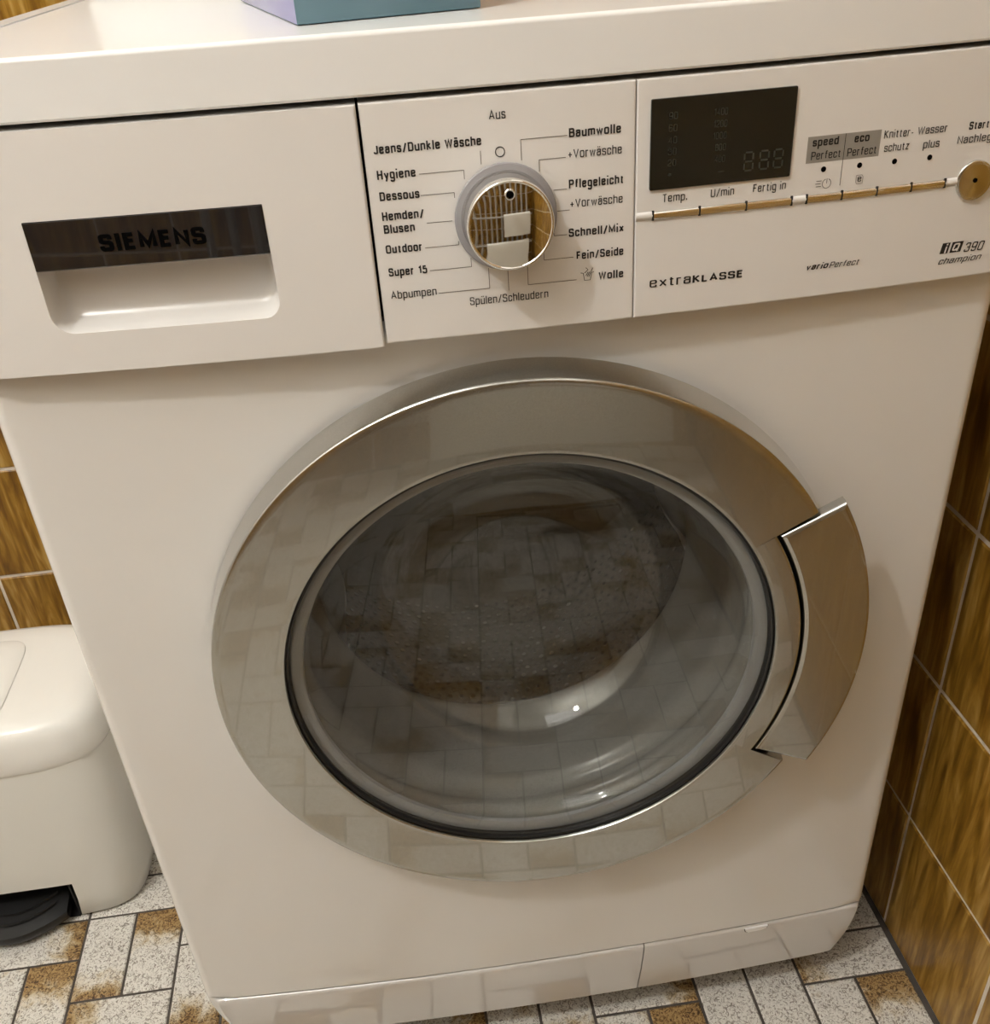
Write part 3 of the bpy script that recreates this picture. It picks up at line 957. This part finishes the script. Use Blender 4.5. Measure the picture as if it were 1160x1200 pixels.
# ---- button rail and push buttons
ZB0, ZB1 = .7494, .7540
for xa, xb in ((.3665, .3754), (.4531, .4610), (.5423, .5495)):
    n = 4
    prof = [(0.003, ZB0 - .0002), (-0.0004, ZB0 + .0003), (-0.0012, (ZB0 + ZB1) / 2), (-0.0004, ZB1 - .0003), (0.003, ZB1 + .0002)]
    mb = MB()
    mb.grid([[(xa + (xb - xa) * i / n, y_pan(xa + (xb - xa) * i / n) + dy, z) for i in range(n + 1)] for dy, z in prof])
    part(mb.build('button_rail', M['plastic'], None, angle=60))
def push_button(xa, xb):
    n = 4
    g = 0.00045
    xa, xb = xa + g, xb - g
    h = ZB1 - ZB0
    prof = [(0.003, ZB0), (-0.0006, ZB0 + .0001), (-0.0010, ZB0 + .0006), (-0.0014, ZB0 + h * .55), (-0.0010, ZB1 - .0010), (0.0002, ZB1 - .0002), (0.003, ZB1)]
    mb = MB()
    rows = [[(xa + (xb - xa) * i / n, y_pan(xa + (xb - xa) * i / n) + dy, z) for i in range(n + 1)] for dy, z in prof]
    mb.grid(rows)
    for c in (0, n):
        mb.add([r[c] for r in rows], [tuple(range(len(rows)))])
    return part(mb.build('push_button', M['chrome'], None, angle=40))
for xa, xb in ((.3757, .4013), (.4013, .4272), (.4272, .4528), (.4613, .4815), (.4815, .5018), (.5018, .5220), (.5220, .5421)):
    push_button(xa, xb)
for xs in ((.3757, .4013, .4272, .4528), (.4613, .4815, .5018, .5220, .5421)):
    for x in xs:
        mb = MB(); mb.box((x - .00055, y_pan(x) - .0010, ZB0 - .0002), (x + .00055, y_pan(x) + .003, ZB1 + .0002))
        part(mb.build('button_gap', M['dark'], None, smooth=False))
# LEDs
for x in (.4694, .4899, .5100, .5305):
    y = y_pan(x)
    part(revolve([(.0, y - .0003), (.0012, y - .0003), (.00145, y - .0001), (.00145, y + .001)], 20, x, .7660).build('indicator_light', M['black_matt'], None))
# start button
SX, SZ = .5596, .7513
ys = y_pan(SX)
start = part(revolve([(.0106, ys + .004), (.0106, ys - .0012), (.0102, ys - .0017), (.0085, ys - .0019), (.0, ys - .0024)], 56, SX, SZ).build('start_button', M['chrome_soft'], None, angle=50))
revolve([(.0, ys - .0028), (.0012, ys - .0028), (.0013, ys - .0022)], 20, SX - .0002, SZ + .0004).build('start_indicator', M['black_matt'], start)

# ---- detergent drawer
def y_drw(x):
    return y_pan_edge(x) - 0.0014
DR = (0.0, 0.2266, Z_PB - .0012, Z_PT - .0002)
hx0, hx1, hz0, hz1 = .0538, .1742, .7176, .7756
hc = ((hx0 + hx1) / 2, (hz0 + hz1) / 2 + .004)
hole_raw = rounded_rect(hx0, hx1, hz0, hz1, (.011, .009, .0006, .0006), 8)
# densify and include directions of the outer corners
def densify(o, step):
    out = []
    for i, p in enumerate(o):
        q2 = o[(i + 1) % len(o)]
        n = max(1, int(math.hypot(q2[0] - p[0], q2[1] - p[1]) / step))
        out += [(p[0] + (q2[0] - p[0]) * k / n, p[1] + (q2[1] - p[1]) * k / n) for k in range(n)]
    return out
hole = densify(hole_raw, .004)
# insert points where rays to the outer corners cross the hole outline
def ray_cross(o, c, tgt):
    for i in range(len(o)):
        a, b2 = Vector(o[i]), Vector(o[(i + 1) % len(o)])
        d = Vector(tgt) - Vector(c); e = b2 - a
        den = d.x * e.y - d.y * e.x
        if abs(den) < 1e-12: continue
        w = a - Vector(c)
        t = (w.x * e.y - w.y * e.x) / den
        u2 = (w.x * d.y - w.y * d.x) / den
        if t > 0 and 0 <= u2 < 1:
            return i, (a.x + e.x * u2, a.y + e.y * u2)
ins = sorted([ray_cross(hole, hc, (x, z)) for x in DR[:2] for z in DR[2:]], reverse=True)
for i, p in ins:
    hole.insert(i + 1, p)
def y_drw_edge(x):
    y = y_drw(x)
    d = DR[1] - x
    r = .0014
    if d < r:
        y += r - math.sqrt(max(0, r * r - (r - max(d, 0)) ** 2))
    return y
ts = [0.0, .02, .06, .15, .3, .45, .6, .75, .88, .93, .955, .97, .98, .988, .994, 1.0]
mb = plate_with_hole(hole, DR, y_drw_edge, ts, *hc)
nh = len(hole)
outer_row = mb.v[-nh:]
mb.grid([outer_row, [(x, y + .024, z) for x, y, z in outer_row]], closed_u=True)
drawer = part(mb.build('detergent_drawer', M['plastic'], None, angle=45, weighted=True))
# grip cup behind the opening
rows = []
cxm, czm = hc
for dep, sc_x, lift in ((0.0, 1.0, 0.0), (.0010, .997, .0002), (.006, .99, .0008), (.011, .98, .0018), (.0150, .968, .0042), (.0175, .955, .0085), (.0185, .945, .016), (.0190, .93, .028)):
    row = []
    for x, z in hole:
        xx = cxm + (x - cxm) * sc_x
        zz = z + lift * max(0.0, (hz1 - z) / (hz1 - hz0)) ** 1.0
        row.append((xx, y_drw(xx) + dep, zz))
    rows.append(row)
cup = MB(); cup.grid(rows, closed_u=True); cup.fan(rows[-1])
cup.build('grip_cup', M['plastic'], drawer, angle=60)
# black glossy name strip across the top of the grip
sb = .7508
mb = MB()
n = 20
prof = [(.006, sb), (.0006, sb), (-.0002, sb + .0006), (-.0002, hz1 - .0006), (.0004, hz1 - .0001), (.006, hz1 - .0001)]
rows = [[(hx0 + .0002 + (hx1 - hx0 - .0004) * i / n, y_drw(hx0 + (hx1 - hx0) * i / n) + dy, z) for i in range(n + 1)] for dy, z in prof]
mb.grid(rows, closed_v=True)
for c in (0, n):
    mb.add([r[c] for r in rows], [tuple(range(len(rows)))])
mb.build('name_strip', M['black_gloss'], drawer, angle=30, weighted=True)
print_text('SIEMENS', 1, .0895, .1432, .7588, .0085, parent=drawer, mat=M['black_matt'], lift=0.0005, yfun=y_drw, name='brand_lettering', weight=.22)

# ---- door
door_root_loc = Vector((DC[0], -.0392, DC[1]))
DROT = Matrix.Rotation(math.atan(-.0418), 4, 'Z') @ Matrix.Rotation(.0159, 4, 'X')
NOTCH = math.radians(30.4)
R_OUT, R_IN, R_NOTCH = .2110, .1642, .1816
# profile: (kind, value, y) - 'i' measured from the inner edge, 'o' back from the outer limit
profile = [('i', .0003, .014), ('i', .0000, .0040), ('i', .0002, .0012), ('i', .0008, .0003), ('i', .0030, .0000),
           ('o', .0060, -.0004), ('o', .0026, -.0002), ('o', .0011, .0002), ('o', .0003, .0009), ('o', .0000, .0020),
           ('o', -.0010, .0080), ('o', -.0024, .0160), ('o', -.0034, .0235)]
mb = MB()
for lim, t0, t1, n in ((R_OUT, NOTCH, 2 * math.pi - NOTCH, 150), (R_NOTCH, -NOTCH, NOTCH, 30)):
    rows = []
    for kind, val, y in profile:
        if kind == 'i': r = R_IN + val
        else: r = lim - (max(val * .3, -.0003) if lim < R_OUT else val)
        rows.append([(r * math.cos(t0 + (t1 - t0) * i / n), y, r * math.sin(t0 + (t1 - t0) * i / n)) for i in range(n + 1)])
    mb.grid(rows)
    if lim == R_OUT:
        for c in (0, n):
            mb.add([rw[c] for rw in rows], [tuple(range(len(rows)))])
door = mb.build('door', M['silver'], None, angle=40, weighted=True)
door['label'] = 'round silver door ring with a curved handle'
door.parent = wm
door.matrix_parent_inverse = Matrix.Identity(4)
door.matrix_local = WMI @ Matrix.Translation(door_root_loc) @ DROT
# dark back plate of the ring, closing the notch behind the handle
revolve([(.1662, .0140), (.2075, .0145), (.2075, .0225), (.1662, .0230)], 120).build('ring_backing', M['dark'], door, angle=30)
# handle
def handle_mesh():
    h0, h1 = -math.radians(29.85), math.radians(29.95)
    ri, ro = .1833, .2278
    n = 40
    def outline(ins):
        pts = []
        for i in range(n + 1):                          # inner edge upwards
            a = h0 + (h1 - h0) * i / n
            pts.append(((ri + ins) * math.cos(a), (ri + ins) * math.sin(a), a))
        for i in range(n, -1, -1):                      # outer edge downwards
            a = h0 + .02 + (h1 - h0 - .03) * i / n
            pts.append(((ro - ins) * math.cos(a), (ro - ins) * math.sin(a), a))
        # move the short ends inwards
        out = []
        for k, (x, z, a) in enumerate(pts):
            if ins > 0:
                if k in (0, 2 * n + 1): x, z = x - ins * math.sin(a), z + ins * math.cos(a)
                if k in (n, n + 1): x, z = x + ins * math.sin(a), z - ins * math.cos(a)
            out.append((x, z))
        return out
    rows = []
    for ins, y in ((.0, .0075), (.0, .0022), (.0004, .0006), (.0012, -.0004), (.0030, -.0012)):
        rows.append([(x, y, z) for x, z in outline(ins)])
    mb = MB(); mb.grid(rows, closed_u=True)
    top = outline(.0030)
    m = len(top) // 2
    mb.add([(x, -.0012, z) for x, z in top], [(i, i + 1, 2 * m - 2 - i, 2 * m - 1 - i) for i in range(m - 1)])
    bot = outline(0)
    mb.add([(x, .0075, z) for x, z in bot], [(i, i + 1, 2 * m - 2 - i, 2 * m - 1 - i) for i in range(m - 1)])
    return mb
hd = handle_mesh().build('door_handle', M['silver'], door, angle=30, weighted=True)
hd['label'] = 'curved silver door handle'
# black seal between ring and pane
revolve([(.1646, .0060), (.1641, .0036), (.1632, .0030), (.1622, .0036), (.1616, .0056), (.1616, .0090), (.1646, .0120)], 120).build('pane_seal', M['seal'], door)
revolve([(.1650, .0105), (.1560, .0098), (.1535, .0112), (.1530, .0140)], 120).build('pane_frame', M['paddle'], door)
# outer pane, slightly convex, with a polished step near its rim
prof = [(.1618, .0062), (.1612, .0050), (.1600, .0040), (.1582, .0034), (.1572, .0040), (.1560, .0052), (.1535, .0054)]
for k in range(1, 13):
    r = .1535 * (1 - k / 12)
    prof.append((r, .0054 - .0030 * (1 - (r / .1535) ** 2)))
revolve(prof, 120).build('door_pane', M['pane'], door, angle=80)
# glass bowl behind
outer_p = [(.1585, .016), (.1540, .018), (.1500, .026), (.1460, .042), (.1380, .064), (.1270, .085), (.1160, .100), (.1060, .109), (.0960, .114), (.0800, .117), (.0400, .119), (.0, .1195)]
inner_p = [(.1585, .022), (.1570, .024), (.1545, .030), (.1505, .046), (.1425, .068), (.1310, .090), (.1195, .106), (.1085, .1155), (.0975, .121), (.0810, .124), (.0400, .1265), (.0, .127)]
revolve(outer_p + inner_p[::-1], 120).build('glass_bowl', M['bowl'], door, angle=80)

# ---- gasket and drum inside
gk = [(.1785, -.004), (.1690, .001), (.1650, .004), (.1640, .009), (.1672, .013), (.1680, .018), (.1640, .023), (.1600, .027), (.1578, .032), (.1585, .040), (.1590, .060), (.1575, .085), (.1540, .098), (.1500, .104), (.1480, .108), (.1500, .112), (.1700, .114)]
part(revolve(gk, 120, *DC).build('door_gasket', M['rubber'], None, angle=70))
dm = [(.1600, .118), (.1640, .115), (.1760, .116), (.2300, .124), (.2380, .130), (.2400, .140), (.2400, .420), (.2340, .432), (.2000, .438), (.0900, .444), (.0, .436)]
drum = part(revolve(dm, 128, *DC).build('drum', M['steel'], None, angle=40))
mb = MB()
rr = .2392
for k in range(22):
    y = .152 + k * .0115
    for i in range(132):
        th = 2 * math.pi * (i + (0.5 if k % 2 else 0)) / 132
        c, s = math.cos(th), math.sin(th)
        h = .0026
        ring = []
        for j in range(6):
            a = math.pi / 3 * j
            dt, dy = h * math.cos(a) / rr, h * math.sin(a)
            ring.append((DC[0] + rr * math.cos(th + dt), y + dy, DC[1] + rr * math.sin(th + dt)))
        mb.add(ring, [tuple(range(6))])
o = mb.build('drum_holes', M['hole'], drum, smooth=False)
o['kind'] = 'stuff'
for a in (100, 220, 340):
    a = math.radians(a)
    rows = []
    for k in range(9):
        y = .15 + .24 * k / 8
        w = .030 * (0.55 + 0.45 * math.sin(math.pi * k / 8))
        hgt = .055 * (0.45 + 0.55 * math.sin(math.pi * k / 8))
        row = []
        for j in range(11):
            t = -1 + 2 * j / 10
            r = .2395 - hgt * math.exp(-(t * 1.8) ** 2)
            d = w * t * 1.6 / .24
            row.append((DC[0] + r * math.cos(a + d), y, DC[1] + r * math.sin(a + d)))
        rows.append(row)
    mb = MB(); mb.grid(rows)
    mb.build('drum_paddle', M['paddle'], drum, angle=60)

# ---- plinth: long cover and service flap
def y_pl(x, z):
    t = (Z_PL - z) / .072
    return -0.010 * (1 - (2 * x / W - 1) ** 2) - 0.0016 + .0060 * max(0, t) ** 2
def plinth_half(z):                                   # the cover narrows towards the floor in a curve
    t = min(1.0, max(0.0, (Z_PL - z) / .072))
    return .0008 + .0165 * t ** 1.7
def plinth_piece(name, xa, xb, notch=None):
    """xa/xb: None = follows the rounded outer end"""
    mb = MB()
    zs = [Z_PL - .0016, Z_PL - .0030, Z_PL - .0046] + [Z_PL - .004 - .0665 * k / 12 for k in range(1, 13)]
    zs += [zs[-1] - .0012]
    nx = 40
    rows = []
    for zi, z in enumerate(zs):
        lo = plinth_half(z) if xa is None else xa - (.004 * (Z_PL - z) / .07)
        hi = W - plinth_half(z) if xb is None else xb - (.004 * (Z_PL - z) / .07)
        row = []
        for i in range(nx + 1):
            x = lo + (hi - lo) * i / nx
            dy = {0: .0032, 1: .0010}.get(zi, 0.0) + (.0016 if zi == len(zs) - 1 else 0)
            e = 0.0
            dl = x - lo if xa is None else 1
            dr = hi - x if xb is None else 1
            d = min(dl, dr)
            if d < .008:
                e = .008 - math.sqrt(max(0, .008 ** 2 - (.008 - d) ** 2))
            row.append((x, y_pl(x, z) + dy + e, z))
        rows.append(row)
    rows.insert(0, [(x, y + .020, z) for x, y, z in rows[0]])
    rows.append([(x, y + .020, z) for x, y, z in rows[-1]])
    mb.grid(rows)
    for c in (0, nx):
        mb.add([r[c] for r in rows], [tuple(range(len(rows)))])
    return part(mb.build(name, M['plinth'], None, angle=35, weighted=True))
plinth_piece('plinth_cover', None, .3890)
flap = plinth_piece('service_flap', .3900, None)
mb = MB()
tb = [(.4830, .1148), (.5045, .1148), (.5030, .1120), (.4990, .1106), (.4860, .1104), (.4838, .1118)]
mb.add([(x, y_pl(x, .112) - .0012, z) for x, z in tb] + [(x, y_pl(x, .112) + .004, z) for x, z in tb],
       [tuple(range(6))] + [(i, (i + 1) % 6, 6 + (i + 1) % 6, 6 + i) for i in range(6)])
mb.build('flap_catch', M['worktop'], flap, smooth=False)
mb = MB()
tb2 = [(.4822, .1150), (.4834, .1150), (.4842, .1116), (.4862, .1100), (.4994, .1102), (.5036, .1116), (.5050, .1150), (.5056, .1150), (.5042, .1110), (.4996, .1094), (.4855, .1092), (.4832, .1108)]
mb.add([(x, y_pl(x, .112) - .0003, z) for x, z in tb2], [(0, 1, 2, 11), (11, 2, 3, 10), (3, 4, 9, 10), (4, 5, 8, 9), (5, 6, 7, 8)])
mb.build('catch_slot', M['dark'], flap, smooth=False)
mb = MB(); mb.box((.024, .020, .048), (W - .024, .060, .1180))
part(mb.build('plinth_backing', M['dark'], None, smooth=False))
for fx, fy in ((.06, .06), (W - .06, .06), (.06, .50), (W - .06, .50)):
    mb = MB(); n = 20
    prof = [(.0, 0.0), (.021, 0.0), (.022, .004), (.020, .010), (.008, .012), (.008, .046), (.0, .046)]
    mb.grid([[(fx + r * math.cos(2 * math.pi * i / n), fy + r * math.sin(2 * math.pi * i / n), z) for i in range(n)] for r, z in prof], closed_u=True)
    part(mb.build('foot', M['foot'], None, angle=30))

# ------------------------------------------------------------------ printed cardboard box on the worktop
def make_box():
    p0 = Vector((.2023, .0285)); pf = Vector((.2990, .0474)); pl = Vector((.1090, .2540))
    ang = math.atan2(pf.y - p0.y, pf.x - p0.x)
    wx, wy, h = (pf - p0).length, (pl - p0).length, .088
    def art(name, cols, scale, seed):
        m, nt, b = new_mat(name)
        tc = N(nt, 'ShaderNodeTexCoord')
        v = mapping(nt, tc.outputs['Object'], (scale, scale * .6, scale * .45))
        f = noise(nt, v, 6.0, 2, .4, .9)
        f = math_node(nt, 'FRACT', math_node(nt, 'ADD', math_node(nt, 'MULTIPLY', f, 1.6), seed))
        L(nt, ramp(nt, f, cols), b.inputs['Base Color'])
        b.inputs['Roughness'].default_value = .22
        return m
    teal = art('teal_printed_card', [(0.0, (.075, .155, .20)), (0.6, (.095, .185, .23)), (1.0, (.13, .22, .27))], 1.0, .1)
    lilac = art('lilac_printed_card', [(0.0, (.30, .56, .66)), (.07, (.34, .58, .70)), (.14, (.27, .27, .47)), (.5, (.33, .33, .55)), (.8, (.42, .42, .64)), (.95, (.30, .34, .55)), (1.0, (.30, .56, .66))], .8, .55)
    root = tag(put('cardboard_box', None), 'glossy teal and lilac printed cardboard box on the washing machine top', 'box')
    root.location = (p0.x, p0.y, Z_TOP)
    root.rotation_euler = (0, 0, ang)
    bm = bevel_box((0, 0, 0.0004), (wx, wy, h), .0009, 2)
    o = bm_obj('carton', bm, teal, root)
    o.data.materials.append(lilac)
    for p in o.data.polygons:
        if abs(p.normal.x) > .6 or p.normal.z > .6:
            p.material_index = 1
    mb = MB(); mb.box((.002, .002, h - .0002), (wx - .002, wy * .62, h + .0007))
    mb.build('top_flap', lilac, root, smooth=False)
make_box()

# ------------------------------------------------------------------ pedal bin
def superellipse(cx, cy, hx, hy, e, n=72):
    out = []
    for i in range(n):
        a = 2 * math.pi * i / n
        c, s = math.cos(a), math.sin(a)
        out.append((cx + hx * math.copysign(abs(c) ** (2 / e), c), cy + hy * math.copysign(abs(s) ** (2 / e), s)))
    return out
def make_bin():
    root = tag(put('pedal_bin', None), 'white plastic pedal bin with rounded lid and black foot pedal beside the washing machine', 'bin')
    cx, cy = -.2500, .3080
    root.location = (cx, cy, 0)
    hx, hy = .148, .0960
    prof = [(.0, .93), (.004, .965), (.03, .985), (.056, .992), (.10, 1.0), (.16, 1.0), (.205, .985), (.228, .975)]
    mb = MB()
    rows = [[(x, y, z) for x, y in superellipse(0, 0, hx * s * (.94 if z < .02 else .96 + .04 * min(1, z / .2)), hy * s, 5.2)] for z, s in prof]
    mb.grid(rows, closed_u=True)
    mb.fan(rows[0])
    # opening for the pedal: drop the faces in the lower middle of the front
    keep = []
    for f in mb.f:
        c = [sum(mb.v[i][k] for i in f) / len(f) for k in range(3)]
        if c[1] < -hy * .75 and abs(c[0]) < .064 and c[2] < .05:
            continue
        keep.append(f)
    mb.f = keep
    body = mb.build('bin_body', M['bin'], root, angle=60)
    # recess lining
    mb = MB()
    xh, zt = .066, .060
    mb.box((-xh, -hy * .60, .002), (xh, -hy * .55, zt))
    mb.box((-xh, -hy * .93, zt - .002), (xh, -hy * .55, zt))
    mb.box((xh - .001, -hy * .93, .0), (xh + .001, -hy * .55, zt))
    mb.box((-xh - .001, -hy * .93, .0), (-xh + .001, -hy * .55, zt))
    mb.box((-xh, -hy * .95, .0006), (xh, -hy * .55, .0016))
    mb.build('pedal_recess', M['dark'], root, smooth=False)
    # lid: dome with front apron and a raised centre flap
    lid_rows = []
    for z, s in ((.218, 1.00), (.224, 1.022), (.236, 1.022), (.252, 1.012), (.262, .985), (.268, .93), (.2715, .84), (.273, .66), (.274, .35)):
        lid_rows.append([(x, y, z) for x, y in superellipse(0, 0, hx * s, hy * s, 4.4 if s > .9 else 4.0)])
    mb = MB(); mb.grid(lid_rows, closed_u=True); mb.fan(lid_rows[-1]); mb.fan(lid_rows[0])
    lid = mb.build('lid', M['bin_lid'], root, angle=70)
    fl = []
    for z, s in ((.2710, 1.0), (.2748, 1.0), (.2760, .97), (.2764, .80), (.2766, .4)):
        fl.append([(x, y, z) for x, y in superellipse(0, -.012, .061 * s, .070 * s, 6.0)])
    mb = MB(); mb.grid(fl, closed_u=True); mb.fan(fl[-1])
    mb.build('lid_flap', M['bin_lid'], lid, angle=50)
    # pedal: dished black tongue with two raised ribs
    def tongue(y0, y1, hw, z0, thick, name, parent, mat):
        n = 24
        rows_t, rows_b = [], []
        front = []
        for i in range(n + 1):
            t = -1 + 2 * i / n
            front.append((hw * t, y0 - (y0 - y1) * (t * t) * .55))
        top = [(x, y, z0) for x, y in front] ; back = [(x, -hy * .62, z0 + .010) for x, y in front]
        low = [(x, y + .002, z0 - thick) for x, y in front]; lowb = [(x, -hy * .62, z0 - thick + .010) for x, y in front]
        rim = [(x, y - .0016, z0 - thick * .4) for x, y in front]
        mb = MB(); mb.grid([back, top, rim, low, lowb])
        return mb.build(name, mat, parent, angle=50)
    ped = tongue(-hy - .030, -hy * .80, .058, .020, .012, 'foot_pedal', root, M['pedal'])
    for k, rr in enumerate((.012, .024)):
        mb = MB()
        pts = []
        for i in range(25):
            t = -1 + 2 * i / 24
            y = -hy - .026 + rr + .020 * t * t
            pts.append((.046 * t, y, .0205 + .010 * (y + hy + .030) / .066 + .0006))
        rows = []
        for dy, dz in ((-.0016, 0), (-.0010, .0022), (.0010, .0022), (.0016, 0)):
            rows.append([(x, y + dy, z + dz) for x, y, z in pts])
        mb.grid(rows)
        mb.build('pedal_rib', M['pedal'], ped, angle=50)
make_bin()

# ------------------------------------------------------------------ towel radiator on the wall facing the machine
M['radiator'] = simple('dark_bronze_radiator', (0.36, 0.34, 0.31), 0.3)
M['towel'] = simple('white_terry', (0.80, 0.80, 0.76), 0.95, grain=0.8, grain_scale=900)
def make_radiator():
    root = tag(put('towel_radiator', None), 'tubular radiator hung on the tiled wall facing the washing machine', 'radiator')
    x0, x1, z0, z1, y = -.15, .60, .14, 1.30, WALL_F + .085
    root.location = ((x0 + x1) / 2, y, z0)
    def tube(a, b, r, name, n=10):
        a, b = Vector(a) - root.location, Vector(b) - root.location
        d = (b - a).normalized()
        u = d.orthogonal().normalized(); w = d.cross(u)
        mb = MB()
        mb.grid([[tuple(p + (u * math.cos(2 * math.pi * i / n) + w * math.sin(2 * math.pi * i / n)) * r) for i in range(n)] for p in (a, b)], closed_u=True)
        mb.fan([tuple(a + (u * math.cos(2 * math.pi * i / n) + w * math.sin(2 * math.pi * i / n)) * r) for i in range(n)])
        mb.fan([tuple(b + (u * math.cos(2 * math.pi * i / n) + w * math.sin(2 * math.pi * i / n)) * r) for i in range(n)])
        mb.build(name, M['radiator'], root)
    for z in (z0 + .02, z1 - .02):
        tube((x0, y, z), (x1, y, z), .018, 'header_pipe')
    k = 16
    for i in range(k):
        x = x0 + .02 + (x1 - x0 - .04) * i / (k - 1)
        tube((x, y, z0 + .02), (x, y, z1 - .02), .0085, 'upright_tube')
    for x in (x0 + .1, x1 - .1):
        for z in (z0 + .1, z1 - .1):
            tube((x, WALL_F + .0005, z), (x, y, z), .009, 'wall_bracket')
    for z in (.34, .60):
        tube((x0 + .25, y + .030, z), (x1 + .02, y + .030, z), .008, 'towel_bar')
make_radiator()
def make_towel(x0, x1, ztop, zf, zb, yc, label, tilt=0.0):
    """folded towel hung over a bar: front fall, round the bar, rear fall"""
    prof = []
    R = .016
    for k in range(8): prof.append((yc + R, zf + (ztop - zf) * k / 8))
    for k in range(9):
        a = math.pi * k / 8
        prof.append((yc + R * math.cos(a), ztop + R * math.sin(a)))
    for k in range(1, 8): prof.append((yc - R, ztop - (ztop - zb) * k / 8))
    prof2 = [(yc + (y - yc) * .62, z - (.006 if z > ztop else 0)) for y, z in prof[::-1]]
    n = 14
    rows = []
    for y, z in prof + prof2:
        rows.append([(x0 + (x1 - x0) * i / n, y + .004 * math.sin(9 * i / n + 20 * z), z + tilt * i / n) for i in range(n + 1)])
    mb = MB(); mb.grid(rows, closed_v=True)
    o = mb.build('towel', M['towel'], None, angle=60)
    return tag(o, label, 'towel')
make_towel(.36, .60, .606, .42, .46, WALL_F + .115, 'small white towel folded over the upper radiator bar')
make_towel(.20, .59, .346, .075, .14, WALL_F + .115, 'wide white towel hanging from the lower radiator bar', .01)

def folded_towel():
    x0, x1, y0, y1, h = .012, .285, .445, .552, .10
    root = tag(put('folded_towel', None), 'folded white towel lying at the back of the washing machine top', 'towel')
    root.location = ((x0 + x1) / 2, (y0 + y1) / 2, Z_TOP)
    hx, hy = (x1 - x0) / 2, (y1 - y0) / 2
    n = 3
    for k in range(n):
        bm = bevel_box((-hx + .004 * k, -hy + .003 * k, h * k / n + .0005), (hx - .003 * k, hy - .002 * k, h * (k + 1) / n + .0002), .0115, 4)
        bm_obj('towel_fold', bm, M['towel'], root, angle=80)
folded_towel()
